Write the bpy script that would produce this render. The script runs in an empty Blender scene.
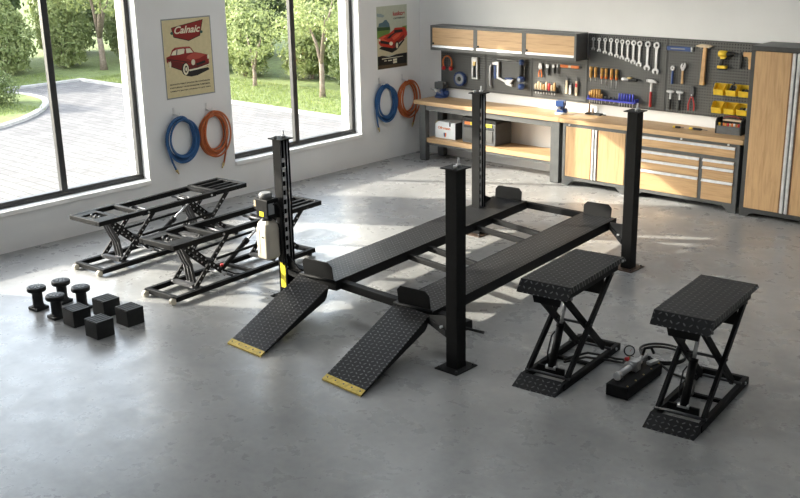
import bpy, math, random
import numpy as np
from mathutils import Vector, Matrix

SC = bpy.context.scene
COL = SC.collection
PI = math.pi

# ------------------------------------------------------------------ camera
cam_data = bpy.data.cameras.new('camera')
cam_data.sensor_width = 36.0
cam_data.lens = 46.88
cam_data.clip_end = 200
cam = bpy.data.objects.new('camera', cam_data)
COL.objects.link(cam)
yaw, pitch, roll = -0.743588754, 0.298470907, -0.0191126459
_f = Vector((math.sin(yaw) * math.cos(pitch), math.cos(yaw) * math.cos(pitch), -math.sin(pitch)))
_r = Vector((math.cos(yaw), -math.sin(yaw), 0))
_u = _r.cross(_f)
_c, _s = math.cos(roll), math.sin(roll)
RR, UU = _r * _c + _u * _s, _u * _c - _r * _s
m = Matrix((RR, UU, -_f)).transposed().to_4x4()
m.translation = Vector((12.09, -13.76, 3.8))
cam.matrix_world = m
SC.camera = cam

# ------------------------------------------------------------------ light and exposure
SC.view_settings.view_transform = 'Standard'
SC.view_settings.look = 'None'
SC.view_settings.gamma = 1.0
SC.view_settings.use_curve_mapping = False
SC.view_settings.exposure = 0.36

world = bpy.data.worlds.new('sky')
SC.world = world
world.use_nodes = True
wn = world.node_tree
wn.nodes.clear()
w_out = wn.nodes.new('ShaderNodeOutputWorld')
w_bg = wn.nodes.new('ShaderNodeBackground')
w_sky = wn.nodes.new('ShaderNodeTexSky')
w_sky.sky_type = 'NISHITA'
w_sky.sun_disc = False
w_sky.sun_elevation = math.radians(25)
w_sky.sun_rotation = math.radians(240)
w_sky.air_density = 1.0
w_sky.dust_density = 2.0
w_bg.inputs['Strength'].default_value = 0.95
w_hs = wn.nodes.new('ShaderNodeHueSaturation')
w_hs.inputs['Saturation'].default_value = 0.45
wn.links.new(w_sky.outputs['Color'], w_hs.inputs['Color'])
wn.links.new(w_hs.outputs['Color'], w_bg.inputs['Color'])
wn.links.new(w_bg.outputs['Background'], w_out.inputs['Surface'])

SUN_DIR = Vector((1.0, 0.6, -0.54)).normalized()
sun_data = bpy.data.lights.new('sun', 'SUN')
sun_data.energy = 9.5
sun_data.color = (1.0, 0.925, 0.81)
sun_data.angle = math.radians(0.7)
sun = bpy.data.objects.new('sun', sun_data)
COL.objects.link(sun)
sun.rotation_euler = SUN_DIR.to_track_quat('-Z', 'Y').to_euler()

def area(name, loc, rot, sx, sy, power, color):
    l = bpy.data.lights.new(name, 'AREA')
    l.shape = 'RECTANGLE'
    l.size, l.size_y = sx, sy
    l.energy = power
    l.color = color
    o = bpy.data.objects.new(name, l)
    COL.objects.link(o)
    o.location = loc
    o.rotation_euler = rot
    return o

# unseen area lights added below the ceiling to fill the room
for lx, ly, pw in ((3.2, -3.4, 36), (7.4, -3.4, 40), (3.2, -8.6, 24), (7.4, -8.6, 22), (11.2, -6.0, 7), (9.5, -13.0, 6)):
    area('ceiling_fill_light', (lx, ly, 4.9), (0, 0, 0), 3.2, 1.2, pw, (0.88, 0.95, 1.0))

# ------------------------------------------------------------------ materials
def nodes_of(name):
    mt = bpy.data.materials.new(name)
    mt.use_nodes = True
    nt = mt.node_tree
    return mt, nt, nt.nodes['Principled BSDF']

def C4(c):
    return (c[0], c[1], c[2], 1.0)

def hexc(h):
    v = [int(h[i:i + 2], 16) / 255 for i in (0, 2, 4)]
    return tuple(x / 12.92 if x <= 0.04045 else ((x + 0.055) / 1.055) ** 2.4 for x in v)

def coords(nt, scale=(1, 1, 1)):
    tc = nt.nodes.new('ShaderNodeTexCoord')
    mp = nt.nodes.new('ShaderNodeMapping')
    mp.inputs['Scale'].default_value = scale
    nt.links.new(tc.outputs['Object'], mp.inputs['Vector'])
    return mp.outputs['Vector']

def noise(nt, vec, scale, detail=4, rough=0.55, dist=0.0):
    n = nt.nodes.new('ShaderNodeTexNoise')
    n.inputs['Scale'].default_value = scale
    n.inputs['Detail'].default_value = detail
    n.inputs['Roughness'].default_value = rough
    n.inputs['Distortion'].default_value = dist
    nt.links.new(vec, n.inputs['Vector'])
    return n.outputs['Fac']

def ramp(nt, fac, stops):
    r = nt.nodes.new('ShaderNodeValToRGB')
    els = r.color_ramp.elements
    els[0].position, els[0].color = stops[0][0], C4(stops[0][1])
    els[1].position, els[1].color = stops[-1][0], C4(stops[-1][1])
    for p, c in stops[1:-1]:
        e = els.new(p)
        e.color = C4(c)
    nt.links.new(fac, r.inputs['Fac'])
    return r.outputs['Color']

def math_node(nt, op, a, b=None):
    n = nt.nodes.new('ShaderNodeMath')
    n.operation = op
    for i, v in enumerate((a, b)):
        if v is None:
            continue
        if isinstance(v, (int, float)):
            n.inputs[i].default_value = v
        else:
            nt.links.new(v, n.inputs[i])
    return n.outputs[0]

def mixc(nt, fac, a, b):
    n = nt.nodes.new('ShaderNodeMix')
    n.data_type = 'RGBA'
    for sock, v in ((n.inputs[0], fac), (n.inputs[6], a), (n.inputs[7], b)):
        if isinstance(v, tuple):
            sock.default_value = C4(v)
        elif isinstance(v, (int, float)):
            sock.default_value = v
        else:
            nt.links.new(v, sock)
    return n.outputs[2]

def bump(nt, b, height, strength, dist):
    n = nt.nodes.new('ShaderNodeBump')
    n.inputs['Strength'].default_value = strength
    n.inputs['Distance'].default_value = dist
    nt.links.new(height, n.inputs['Height'])
    nt.links.new(n.outputs['Normal'], b.inputs['Normal'])

def plain(name, color, rough=0.5, metal=0.0, var=0.12, scale=12.0, spec=0.5):
    """a painted, moulded or metal surface with a slight procedural unevenness"""
    mt, nt, b = nodes_of(name)
    f = noise(nt, coords(nt), scale, 3)
    lo = tuple(max(0.0, c * (1 - var)) for c in color)
    hi = tuple(min(1.0, c * (1 + var)) for c in color)
    nt.links.new(ramp(nt, f, [(0.3, lo), (0.7, hi)]), b.inputs['Base Color'])
    b.inputs['Roughness'].default_value = rough
    b.inputs['Metallic'].default_value = metal
    b.inputs['Specular IOR Level'].default_value = spec
    return mt

def oak(name, axis, light=(0.50, 0.315, 0.155), dark=(0.34, 0.195, 0.085)):
    mt, nt, b = nodes_of(name)
    sc = [9.0, 9.0, 9.0]
    sc[axis] = 0.7
    v = coords(nt, tuple(sc))
    f1 = noise(nt, v, 2.2, 6, 0.6, 1.2)
    sc2 = [70.0, 70.0, 70.0]
    sc2[axis] = 2.5
    f2 = noise(nt, coords(nt, tuple(sc2)), 1.0, 3, 0.6)
    f = math_node(nt, 'ADD', math_node(nt, 'MULTIPLY', f1, 0.72), math_node(nt, 'MULTIPLY', f2, 0.28))
    nt.links.new(ramp(nt, f, [(0.30, dark), (0.52, light), (0.72, tuple(min(1, c * 1.16) for c in light))]), b.inputs['Base Color'])
    b.inputs['Roughness'].default_value = 0.45
    bump(nt, b, f2, 0.15, 0.002)
    return mt

def tread(name, color=(0.010, 0.010, 0.011), pitch=0.052):
    """black chequer plate: alternating raised lozenges"""
    mt, nt, b = nodes_of(name)
    v = coords(nt, (1 / pitch, 1 / pitch, 1 / pitch))
    sep = nt.nodes.new('ShaderNodeSeparateXYZ')
    nt.links.new(v, sep.inputs[0])
    X = sep.outputs[0]
    Y = math_node(nt, 'ADD', sep.outputs[1], math_node(nt, 'MULTIPLY', sep.outputs[2], 0.5))      # keeps the pattern even on sloping flaps
    ix, iy = math_node(nt, 'FLOOR', X), math_node(nt, 'FLOOR', Y)
    fx = math_node(nt, 'SUBTRACT', math_node(nt, 'SUBTRACT', X, ix), 0.5)
    fy = math_node(nt, 'SUBTRACT', math_node(nt, 'SUBTRACT', Y, iy), 0.5)
    par = math_node(nt, 'FLOORED_MODULO', math_node(nt, 'ADD', ix, iy), 2.0)
    s = math_node(nt, 'SUBTRACT', math_node(nt, 'MULTIPLY', par, 2.0), 1.0)
    sfy = math_node(nt, 'MULTIPLY', fy, s)
    a = math_node(nt, 'MULTIPLY', math_node(nt, 'ADD', fx, sfy), 0.7071)
    c = math_node(nt, 'MULTIPLY', math_node(nt, 'SUBTRACT', fx, sfy), 0.7071)
    q = math_node(nt, 'ADD', math_node(nt, 'POWER', math_node(nt, 'DIVIDE', a, 0.34), 2.0),
                  math_node(nt, 'POWER', math_node(nt, 'DIVIDE', c, 0.13), 2.0))
    h = math_node(nt, 'MAXIMUM', math_node(nt, 'SUBTRACT', 1.0, q), 0.0)
    wear_glint = noise(nt, coords(nt), 5.0, 4)
    top = math_node(nt, 'MULTIPLY', math_node(nt, 'GREATER_THAN', h, 0.2), wear_glint)
    nt.links.new(mixc(nt, top, color, (0.19, 0.19, 0.195)), b.inputs['Base Color'])  # lozenge tops lightened: patchy wear plus specular glints put into the colour
    b.inputs['Roughness'].default_value = 0.42
    b.inputs['Specular IOR Level'].default_value = 0.22
    bump(nt, b, h, 0.6, 0.005)
    return mt

M = {}
M['black'] = plain('black_powder_coat', (0.010, 0.010, 0.0105), 0.58, spec=0.13)
M['black_satin'] = plain('black_satin_steel', (0.012, 0.012, 0.0125), 0.52, 0.0, spec=0.16)
M['tread'] = tread('black_chequer_plate')
M['brownsteel'] = plain('browned_steel', (0.085, 0.055, 0.038), 0.45, 0.4)
M['rubber'] = plain('black_rubber', (0.014, 0.0145, 0.0145), 0.55, spec=0.35)
M['grayframe'] = plain('charcoal_painted_steel', (0.082, 0.083, 0.082), 0.42)
M['grayframe_dark'] = plain('dark_charcoal_steel', (0.045, 0.046, 0.046), 0.42)
M['winframe'] = plain('dark_window_aluminium', (0.038, 0.038, 0.038), 0.4)
M['alu'] = plain('brushed_aluminium', (0.68, 0.68, 0.68), 0.32, 0.4)
M['chrome'] = plain('chromed_steel', (0.75, 0.75, 0.75), 0.2, 0.6, 0.04)
M['steel'] = plain('tool_steel', (0.58, 0.58, 0.59), 0.30, 0.55)
M['darksteel'] = plain('dark_tool_steel', (0.10, 0.10, 0.105), 0.4, 0.5)
M['white'] = plain('white_plastic', (0.60, 0.545, 0.455), 0.45, var=0.03)
M['whitebox'] = plain('white_card', (0.78, 0.79, 0.79), 0.55, var=0.04)
M['yellow'] = plain('yellow_plastic', (0.78, 0.52, 0.025), 0.38)
M['yellowpaint'] = plain('worn_yellow_paint', (0.62, 0.45, 0.08), 0.5, var=0.25, scale=30)
M['label_yellow'] = plain('bright_yellow_label', (0.85, 0.72, 0.03), 0.45, var=0.05)
M['blue'] = plain('blue_plastic', (0.03, 0.07, 0.22), 0.35)
M['blueviolet'] = plain('ultramarine_plastic', (0.06, 0.075, 0.50), 0.35)
M['bluehose'] = plain('blue_rubber_hose', (0.02, 0.098, 0.26), 0.42)
M['orangehose'] = plain('orange_rubber_hose', (0.47, 0.115, 0.028), 0.42)
M['orange'] = plain('orange_plastic', (0.75, 0.20, 0.04), 0.4)
M['amber'] = plain('amber_wooden_handle', (0.56, 0.30, 0.07), 0.4)
M['woodhandle'] = plain('pale_wooden_handle', (0.55, 0.33, 0.14), 0.45, var=0.2)
M['beige'] = plain('beige_handle', (0.62, 0.50, 0.34), 0.45)
M['red'] = plain('red_plastic', (0.52, 0.03, 0.03), 0.38)
M['brass'] = plain('brass_fitting', (0.62, 0.47, 0.20), 0.3, 0.9)
M['grayplastic'] = plain('grey_plastic', (0.075, 0.078, 0.08), 0.5)
M['ivory'] = plain('ivory_roller', (0.72, 0.66, 0.54), 0.45)
M['oakx'] = oak('oak_grain_along_length', 0)
M['oakz'] = oak('oak_grain_upright', 2)
M['oaktop'] = oak('oak_butcher_block', 0, (0.50, 0.325, 0.165), (0.35, 0.21, 0.10))
M['oakedge'] = plain('brown_edge_banding', (0.17, 0.085, 0.035), 0.5)
M['wallpaint'] = plain('pale_grey_wall_paint', (0.80, 0.795, 0.785), 0.75, var=0.025, scale=1.3)
M['reveal'] = plain('white_window_reveal', (0.86, 0.85, 0.83), 0.6, var=0.02)
M['ceilpaint'] = plain('white_ceiling_paint', (0.80, 0.80, 0.79), 0.8, var=0.02)

# pegboard: dark panel with a square grid of dark punched holes
mt, nt, b = nodes_of('perforated_charcoal_panel')
v = coords(nt, (1 / 0.040, 1 / 0.040, 1 / 0.040))
sep = nt.nodes.new('ShaderNodeSeparateXYZ')
nt.links.new(v, sep.inputs[0])
px = math_node(nt, 'SUBTRACT', math_node(nt, 'FRACT', sep.outputs[0]), 0.5)
pz = math_node(nt, 'SUBTRACT', math_node(nt, 'FRACT', sep.outputs[2]), 0.5)
rr = math_node(nt, 'ADD', math_node(nt, 'POWER', px, 2.0), math_node(nt, 'POWER', pz, 2.0))
hole = math_node(nt, 'LESS_THAN', rr, 0.068)
nt.links.new(mixc(nt, hole, (0.092, 0.092, 0.088), (0.004, 0.004, 0.004)), b.inputs['Base Color'])
b.inputs['Roughness'].default_value = 0.45
bump(nt, b, math_node(nt, 'SUBTRACT', 1.0, hole), 0.5, 0.003)
M['peg'] = mt

# polished concrete
mt, nt, b = nodes_of('polished_concrete')
v = coords(nt)
n1 = noise(nt, v, 0.55, 6, 0.62, 0.4)
n2 = noise(nt, v, 3.6, 8, 0.66, 0.0)
n3 = noise(nt, v, 13.0, 6, 0.65)
f = math_node(nt, 'ADD', math_node(nt, 'MULTIPLY', n1, 0.40), math_node(nt, 'ADD', math_node(nt, 'MULTIPLY', n2, 0.35), math_node(nt, 'MULTIPLY', n3, 0.25)))
nt.links.new(ramp(nt, f, [(0.33, (0.165, 0.165, 0.166)), (0.50, (0.288, 0.287, 0.285)), (0.66, (0.385, 0.383, 0.378))]), b.inputs['Base Color'])
rgh = nt.nodes.new('ShaderNodeMapRange')
rgh.inputs['From Min'].default_value, rgh.inputs['From Max'].default_value = 0.35, 0.65
rgh.inputs['To Min'].default_value, rgh.inputs['To Max'].default_value = 0.345, 0.245
nt.links.new(n2, rgh.inputs['Value'])
nt.links.new(rgh.outputs[0], b.inputs['Roughness'])
bump(nt, b, n3, 0.03, 0.002)
b.inputs['Specular IOR Level'].default_value = 0.85
M['concrete'] = mt

# block paving outside
mt, nt, b = nodes_of('pale_block_paving')
v = coords(nt)
br = nt.nodes.new('ShaderNodeTexBrick')
br.inputs['Scale'].default_value = 1.0
br.inputs['Brick Width'].default_value = 0.42
br.inputs['Row Height'].default_value = 0.21
br.inputs['Mortar Size'].default_value = 0.009
br.inputs['Color1'].default_value = (0.215, 0.207, 0.207, 1)
br.inputs['Color2'].default_value = (0.16, 0.155, 0.157, 1)
br.inputs['Mortar'].default_value = (0.08, 0.077, 0.077, 1)
nt.links.new(v, br.inputs['Vector'])
nt.links.new(mixc(nt, math_node(nt, 'MULTIPLY', noise(nt, v, 1.5, 5), 0.35), br.outputs['Color'], (0.18, 0.174, 0.17)), b.inputs['Base Color'])
b.inputs['Roughness'].default_value = 1.0
b.inputs['Specular IOR Level'].default_value = 0.08
M['paving'] = mt
M['kerbstone'] = plain('grey_kerb_concrete', (0.40, 0.39, 0.38), 0.85, var=0.15, scale=9)

def foliage_mat(name, lo, hi):
    mt, nt, b = nodes_of(name)
    f = noise(nt, coords(nt), 3.0, 3)
    col = ramp(nt, f, [(0.3, lo), (0.7, hi)])
    nt.links.new(col, b.inputs['Base Color'])
    b.inputs['Roughness'].default_value = 0.55
    tr = nt.nodes.new('ShaderNodeBsdfTranslucent')
    nt.links.new(col, tr.inputs['Color'])
    mx = nt.nodes.new('ShaderNodeMixShader')
    mx.inputs[0].default_value = 0.38
    out = nt.nodes['Material Output']
    nt.links.new(b.outputs[0], mx.inputs[1])
    nt.links.new(tr.outputs[0], mx.inputs[2])
    nt.links.new(mx.outputs[0], out.inputs['Surface'])
    return mt

M['lawn'] = plain('mown_lawn', (0.15, 0.19, 0.06), 0.9, var=0.3, scale=6)
M['grassblade'] = foliage_mat('grass_blade', (0.17, 0.22, 0.065), (0.27, 0.32, 0.11))
M['leaf_light'] = foliage_mat('pale_green_leaf', (0.20, 0.255, 0.085), (0.36, 0.395, 0.165))
M['leaf_mid'] = foliage_mat('mid_green_leaf', (0.13, 0.18, 0.065), (0.25, 0.29, 0.115))
M['leaf_dark'] = foliage_mat('deep_green_leaf', (0.08, 0.12, 0.042), (0.165, 0.21, 0.08))
M['bark'] = plain('grey_brown_bark', (0.20, 0.155, 0.12), 0.85, var=0.35, scale=18)

# window glass: clear pane with a fresnel reflection
mt, nt, b = nodes_of('clear_window_glass')
nt.nodes.remove(b)
tr = nt.nodes.new('ShaderNodeBsdfTransparent')
tr.inputs['Color'].default_value = (0.97, 0.985, 0.975, 1)
gl = nt.nodes.new('ShaderNodeBsdfGlossy')
gl.inputs['Roughness'].default_value = 0.02
fr = nt.nodes.new('ShaderNodeFresnel')
fr.inputs['IOR'].default_value = 1.35
mx = nt.nodes.new('ShaderNodeMixShader')
geo = nt.nodes.new('ShaderNodeNewGeometry')
nt.links.new(math_node(nt, 'MULTIPLY', fr.outputs[0], math_node(nt, 'SUBTRACT', 1.0, geo.outputs['Backfacing'])), mx.inputs[0])
nt.links.new(tr.outputs[0], mx.inputs[1])
nt.links.new(gl.outputs[0], mx.inputs[2])
nt.links.new(mx.outputs[0], nt.nodes['Material Output'].inputs['Surface'])
M['glass'] = mt

for k, h in dict(paper='d4c69b', posterred='8c1d15', posterdark='17130f', postercream='e2dbc0', posterteal='2c5348', postergrey='8e9294', posterredlight='b04a3c', posterreddark='64120d', predlight='d8593a', preddark='7c1c10',
                 sky='b7bba8', tan='c6bb9a', pgreen='67873c', pdkgreen='2c4c23', phill='4f6a75', pcloud='8f9c9c', pred='b92e18',
                 pbrown='57452e', textred='a3262a', textdark='3c4444').items():
    M[k] = plain('printed_' + k, hexc(h), 0.6, var=0.05, scale=20)

# ------------------------------------------------------------------ mesh builder
class MB:
    def __init__(self):
        self.v, self.f, self.s, self.mi = [], [], [], []
        self.T = Matrix.Identity(4)
        self.cur = 0

    def add(self, verts, faces, smooth=False):
        n = len(self.v)
        T = self.T
        self.v += [tuple(T @ Vector(p)) for p in verts]
        for k, fc in enumerate(faces):
            self.f.append(tuple(n + i for i in fc))
            self.s.append(smooth[k] if isinstance(smooth, list) else smooth)
            self.mi.append(self.cur)
        return self

    def box(self, x0, x1, y0, y1, z0, z1):
        v = [(x, y, z) for z in (z0, z1) for y in (y0, y1) for x in (x0, x1)]
        return self.add(v, [(0, 2, 3, 1), (4, 5, 7, 6), (0, 1, 5, 4), (2, 6, 7, 3), (0, 4, 6, 2), (1, 3, 7, 5)])

    def bar(self, a, b, w, h, up=(0, 0, 1)):
        a, b = Vector(a), Vector(b)
        d = (b - a).normalized()
        upv = Vector(up)
        if abs(d.dot(upv)) > 0.98:
            upv = Vector((0, 1, 0))
        sx = d.cross(upv).normalized() * (w / 2)
        sy = sx.cross(d).normalized() * (h / 2)
        v = [p + i * sx + j * sy for p in (a, b) for i, j in ((-1, -1), (1, -1), (1, 1), (-1, 1))]
        return self.add(v, [(3, 2, 1, 0), (4, 5, 6, 7), (0, 1, 5, 4), (1, 2, 6, 5), (2, 3, 7, 6), (3, 0, 4, 7)])

    def cyl(self, a, b, r, n=14, r2=None):
        a, b = Vector(a), Vector(b)
        r2 = r if r2 is None else r2
        d = (b - a).normalized()
        t = Vector((1, 0, 0)) if abs(d.x) < 0.9 else Vector((0, 1, 0))
        e1 = d.cross(t).normalized()
        e2 = d.cross(e1)
        v = []
        for p, q in ((a, r), (b, r2)):
            for i in range(n):
                an = 2 * PI * i / n
                v.append(p + q * (math.cos(an) * e1 + math.sin(an) * e2))
        f = [(i, (i + 1) % n, n + (i + 1) % n, n + i) for i in range(n)]
        sm = [True] * n
        f += [tuple(range(n - 1, -1, -1)), tuple(range(n, 2 * n))]
        return self.add(v, f, sm + [False, False])

    def lathe(self, prof, org=(0, 0, 0), axis=(0, 0, 1), n=20, smooth=True):
        """prof: (radius, height) pairs along axis"""
        o, d = Vector(org), Vector(axis).normalized()
        t = Vector((1, 0, 0)) if abs(d.x) < 0.9 else Vector((0, 1, 0))
        e1 = d.cross(t).normalized()
        e2 = d.cross(e1)
        v = []
        for r, h in prof:
            for i in range(n):
                an = 2 * PI * i / n
                v.append(o + d * h + max(r, 1e-4) * (math.cos(an) * e1 + math.sin(an) * e2))
        f, sm = [], []
        for k in range(len(prof) - 1):
            for i in range(n):
                j = (i + 1) % n
                f.append((k * n + i, k * n + j, (k + 1) * n + j, (k + 1) * n + i))
                sm.append(smooth)
        f += [tuple(range(n - 1, -1, -1)), tuple(range((len(prof) - 1) * n, len(prof) * n))]
        return self.add(v, f, sm + [False, False])

    def tube(self, pts, r, n=8, closed=False):
        pts = [Vector(p) for p in pts]
        N = len(pts)
        v = []
        prev = None
        for i, p in enumerate(pts):
            if closed:
                d = pts[(i + 1) % N] - pts[i - 1]
            else:
                d = pts[min(i + 1, N - 1)] - pts[max(i - 1, 0)]
            d = d.normalized() if d.length > 1e-9 else Vector((0, 0, 1))
            if prev is None:
                t = Vector((0, 0, 1)) if abs(d.z) < 0.9 else Vector((1, 0, 0))
                e1 = d.cross(t).normalized()
            else:
                e1 = (prev - d * prev.dot(d)).normalized()
            prev = e1
            e2 = d.cross(e1)
            rad = r[i] if isinstance(r, (list, tuple)) else r
            for k in range(n):
                an = 2 * PI * k / n
                v.append(p + rad * (math.cos(an) * e1 + math.sin(an) * e2))
        f, sm = [], []
        for i in range(N if closed else N - 1):
            a, b2 = i * n, ((i + 1) % N) * n
            for k in range(n):
                f.append((a + k, a + (k + 1) % n, b2 + (k + 1) % n, b2 + k))
                sm.append(True)
        if not closed:
            f += [tuple(range(n - 1, -1, -1)), tuple(range((N - 1) * n, N * n))]
            sm += [False, False]
        return self.add(v, f, sm)

    def prism(self, poly, o, ux, uy, depth):
        """2-D polygon in the plane (o, ux, uy), thickened by depth along ux x uy"""
        o, ux, uy = Vector(o), Vector(ux), Vector(uy)
        nrm = ux.cross(uy).normalized()
        n = len(poly)
        v = [o + a * ux + b * uy for a, b in poly] + [o + a * ux + b * uy + nrm * depth for a, b in poly]
        f = [tuple(range(n - 1, -1, -1)), tuple(range(n, 2 * n))]
        f += [(i, (i + 1) % n, n + (i + 1) % n, n + i) for i in range(n)]
        return self.add(v, f)

    def frame(self, x0, x1, z0, z1, y0, y1, w):
        """rectangular face frame of four bars in the x-z plane"""
        self.box(x0, x1, y0, y1, z0, z0 + w)
        self.box(x0, x1, y0, y1, z1 - w, z1)
        self.box(x0, x0 + w, y0, y1, z0 + w, z1 - w)
        return self.box(x1 - w, x1, y0, y1, z0 + w, z1 - w)

    def build(self, name, mats, parent=None, world=False, bevel=0.0, seg=1, loc=None, rot=None):
        me = bpy.data.meshes.new(name)
        vs = self.v
        if world and parent is not None:
            off = parent.location
            p = parent
            while p.parent is not None:
                p = p.parent
                off = off + p.location
            vs = [(a - off.x, b - off.y, c - off.z) for a, b, c in vs]
        me.from_pydata(vs, [], self.f)
        for mt in (mats if isinstance(mats, (list, tuple)) else [mats]):
            me.materials.append(M[mt] if isinstance(mt, str) else mt)
        me.polygons.foreach_set('use_smooth', self.s)
        me.polygons.foreach_set('material_index', self.mi)
        me.update()
        o = bpy.data.objects.new(name, me)
        COL.objects.link(o)
        if parent is not None:
            o.parent = parent
        if loc is not None:
            o.location = loc
        if rot is not None:
            o.rotation_euler = rot
        if bevel > 0:
            bv = o.modifiers.new('edge', 'BEVEL')
            bv.width = bevel
            bv.segments = seg
            bv.limit_method = 'ANGLE'
            bv.angle_limit = math.radians(40)
        return o

def tag(o, label, cat, group=None, kind=None):
    if label:
        o['label'] = label
    if cat:
        o['category'] = cat
    if group:
        o['group'] = group
    if kind:
        o['kind'] = kind
    return o

def thing(name, label, cat, loc=(0, 0, 0), rz=0.0, group=None):
    o = bpy.data.objects.new(name, None)
    o.empty_display_size = 0.1
    COL.objects.link(o)
    o.location = loc
    o.rotation_euler = (0, 0, rz)
    return tag(o, label, cat, group)

def structure(name, mb, mat, parent=None, bevel=0.0):
    o = mb.build(name, mat, parent, bevel=bevel)
    if parent is None:
        o['kind'] = 'structure'
    return o

KIDS = {}
def copy_tree(o, label=None, parent=None):
    c = o.copy()
    COL.objects.link(c)
    if parent is not None:
        c.parent = parent
    if label:
        c['label'] = label
    for ch in [k for k in bpy.data.objects if k.parent == o]:
        copy_tree(ch, None, c)
    return c

def text_part(name, body, mat, parent, origin, ux, uy, size, shear=0.0, width=None, extrude=0.0006, bold=0.0):
    """lettering as flat geometry: origin is the baseline start, ux the reading direction"""
    cu = bpy.data.curves.new(name, 'FONT')
    cu.body = body
    cu.size = size
    cu.shear = shear
    cu.extrude = extrude
    cu.offset = bold
    cu.materials.append(M[mat])
    o = bpy.data.objects.new(name, cu)
    COL.objects.link(o)
    o.parent = parent
    ux, uy = Vector(ux), Vector(uy)
    mm = Matrix((ux, uy, ux.cross(uy))).transposed().to_4x4()
    mm.translation = Vector(origin)
    o.matrix_local = mm
    bpy.context.view_layer.update()
    me = bpy.data.meshes.new_from_object(o.evaluated_get(bpy.context.evaluated_depsgraph_get()))
    bpy.data.objects.remove(o)
    o = bpy.data.objects.new(name, me)
    COL.objects.link(o)
    o.parent = parent
    o.matrix_local = mm
    xs = [v.co.x for v in me.vertices]
    if width and xs:
        k = width / (max(xs) - min(xs))
        for v in me.vertices:
            v.co.x *= k
    return o

# ================================================================== the room
ROOM_X, ROOM_Y, ROOM_Z = 14.6, -17.0, 5.0
WALL = 0.45
structure('floor', MB().box(0, ROOM_X, ROOM_Y, 0, -0.12, 0), 'concrete')
structure('ceiling', MB().box(-WALL, ROOM_X + 0.2, ROOM_Y - 0.2, 0.2, ROOM_Z, ROOM_Z + 0.2), 'ceilpaint')
structure('wall_back', MB().box(-WALL, ROOM_X + 0.2, 0, 0.2, -0.12, ROOM_Z), 'wallpaint')
structure('wall_right', MB().box(ROOM_X, ROOM_X + 0.2, ROOM_Y, 0, -0.12, ROOM_Z), 'wallpaint')
structure('wall_front', MB().box(-WALL, ROOM_X + 0.2, ROOM_Y - 0.2, ROOM_Y, -0.12, ROOM_Z), 'wallpaint')
SILL = 0.53
WIN = {1: (-9.85, -5.70, 3.72, (-8.36, -6.93)), 2: (-4.20, -1.50, 3.30, (-2.82,))}
wl = MB()
wl.box(-WALL, 0, ROOM_Y, 0, -0.12, SILL - 0.06)
wl.box(-WALL, 0, ROOM_Y, WIN[1][0], SILL - 0.06, ROOM_Z)
wl.box(-WALL, 0, WIN[1][1], WIN[2][0], SILL - 0.06, ROOM_Z)
wl.box(-WALL, 0, WIN[2][1], 0, SILL - 0.06, ROOM_Z)
wl.box(-WALL, 0, WIN[1][0], WIN[1][1], WIN[1][2], ROOM_Z)
wl.box(-WALL, 0, WIN[2][0], WIN[2][1], WIN[2][2], ROOM_Z)
structure('wall_left', wl, 'wallpaint')
FW = 0.075
for k, (ya, yb, zt, mull) in WIN.items():
    fr = MB()
    x0, x1 = -0.23, -0.14
    fr.box(x0, x1, ya, yb, SILL, SILL + FW)
    fr.box(x0, x1, ya, yb, zt - FW, zt)
    fr.box(x0, x1, ya, ya + FW, SILL + FW, zt - FW)
    fr.box(x0, x1, yb - FW, yb, SILL + FW, zt - FW)
    # inner glazing bead
    fr.box(x1 - 0.02, x1 + 0.012, ya, yb, SILL, SILL + 0.04)
    w = fr.build('window_%d' % k, 'winframe', bevel=0.006)
    w['kind'] = 'structure'
    edges = [ya + FW] + [v for y in mull for v in (y - 0.044, y + 0.044)] + [yb - FW]
    for y in mull:
        MB().box(x0 + 0.025, x1 + 0.015, y - 0.044, y + 0.044, SILL + FW, zt - FW).build('mullion', 'winframe', w, bevel=0.008)
    for i in range(0, len(edges), 2):
        MB().box(-0.19, -0.18, edges[i], edges[i + 1], SILL + FW, zt - FW).build('glass_pane', 'glass', w)
    MB().box(-WALL, 0.03, ya, yb, SILL - 0.06, SILL).build('window_sill', 'reveal', w, bevel=0.006)
    # white reveal lining of the opening
    rv = MB()
    rv.box(-WALL - 0.002, 0.004, yb - 0.012, yb + 0.03, SILL, zt)
    rv.build('reveal_lining', 'reveal', w)

# ================================================================== outside
structure('driveway', MB().box(-13.5, -WALL, -26, 1.36, -0.12, -0.01), 'paving')
lawn = MB()
lawn.box(-60, 14, 1.5, 60, -0.12, 0.02)
lawn.box(-60, -13.65, -40, 1.5, -0.12, 0.02)
structure('lawn', lawn, 'lawn')
kb = MB()
kb.box(-13.65, -WALL, 1.36, 1.5, -0.1, 0.05)
kb.box(-13.65, -13.5, -26, 1.36, -0.1, 0.05)
structure('kerb_strip', kb, 'kerbstone')
isl = [(-8.1, -6.5), (-8.2, -4.4), (-8.58, -3.52), (-8.95, -2.9), (-9.4, -2.37), (-9.95, -1.85), (-10.5, -1.45), (-11.1, -1.15), (-11.6, -1.03), (-12.2, -1.0), (-12.9, -1.15), (-13.3, -1.5), (-13.3, -6.5)]
structure('island_lawn', MB().prism(isl, (0, 0, -0.1), (1, 0, 0), (0, 1, 0), 0.14), 'lawn')
kp = [Vector((a, b, 0)) for a, b in isl]
kk = MB()
inner, outer = [], []
for i, p in enumerate(kp):
    d = (kp[min(i + 1, len(kp) - 1)] - kp[max(i - 1, 0)]).normalized()
    nrm = Vector((d.y, -d.x, 0))
    outer.append(p + nrm * 0.14)
    inner.append(p)
n = len(kp)
vv = [(p.x, p.y, z) for z in (-0.05, 0.06) for p in inner + outer]
ff = []
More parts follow.
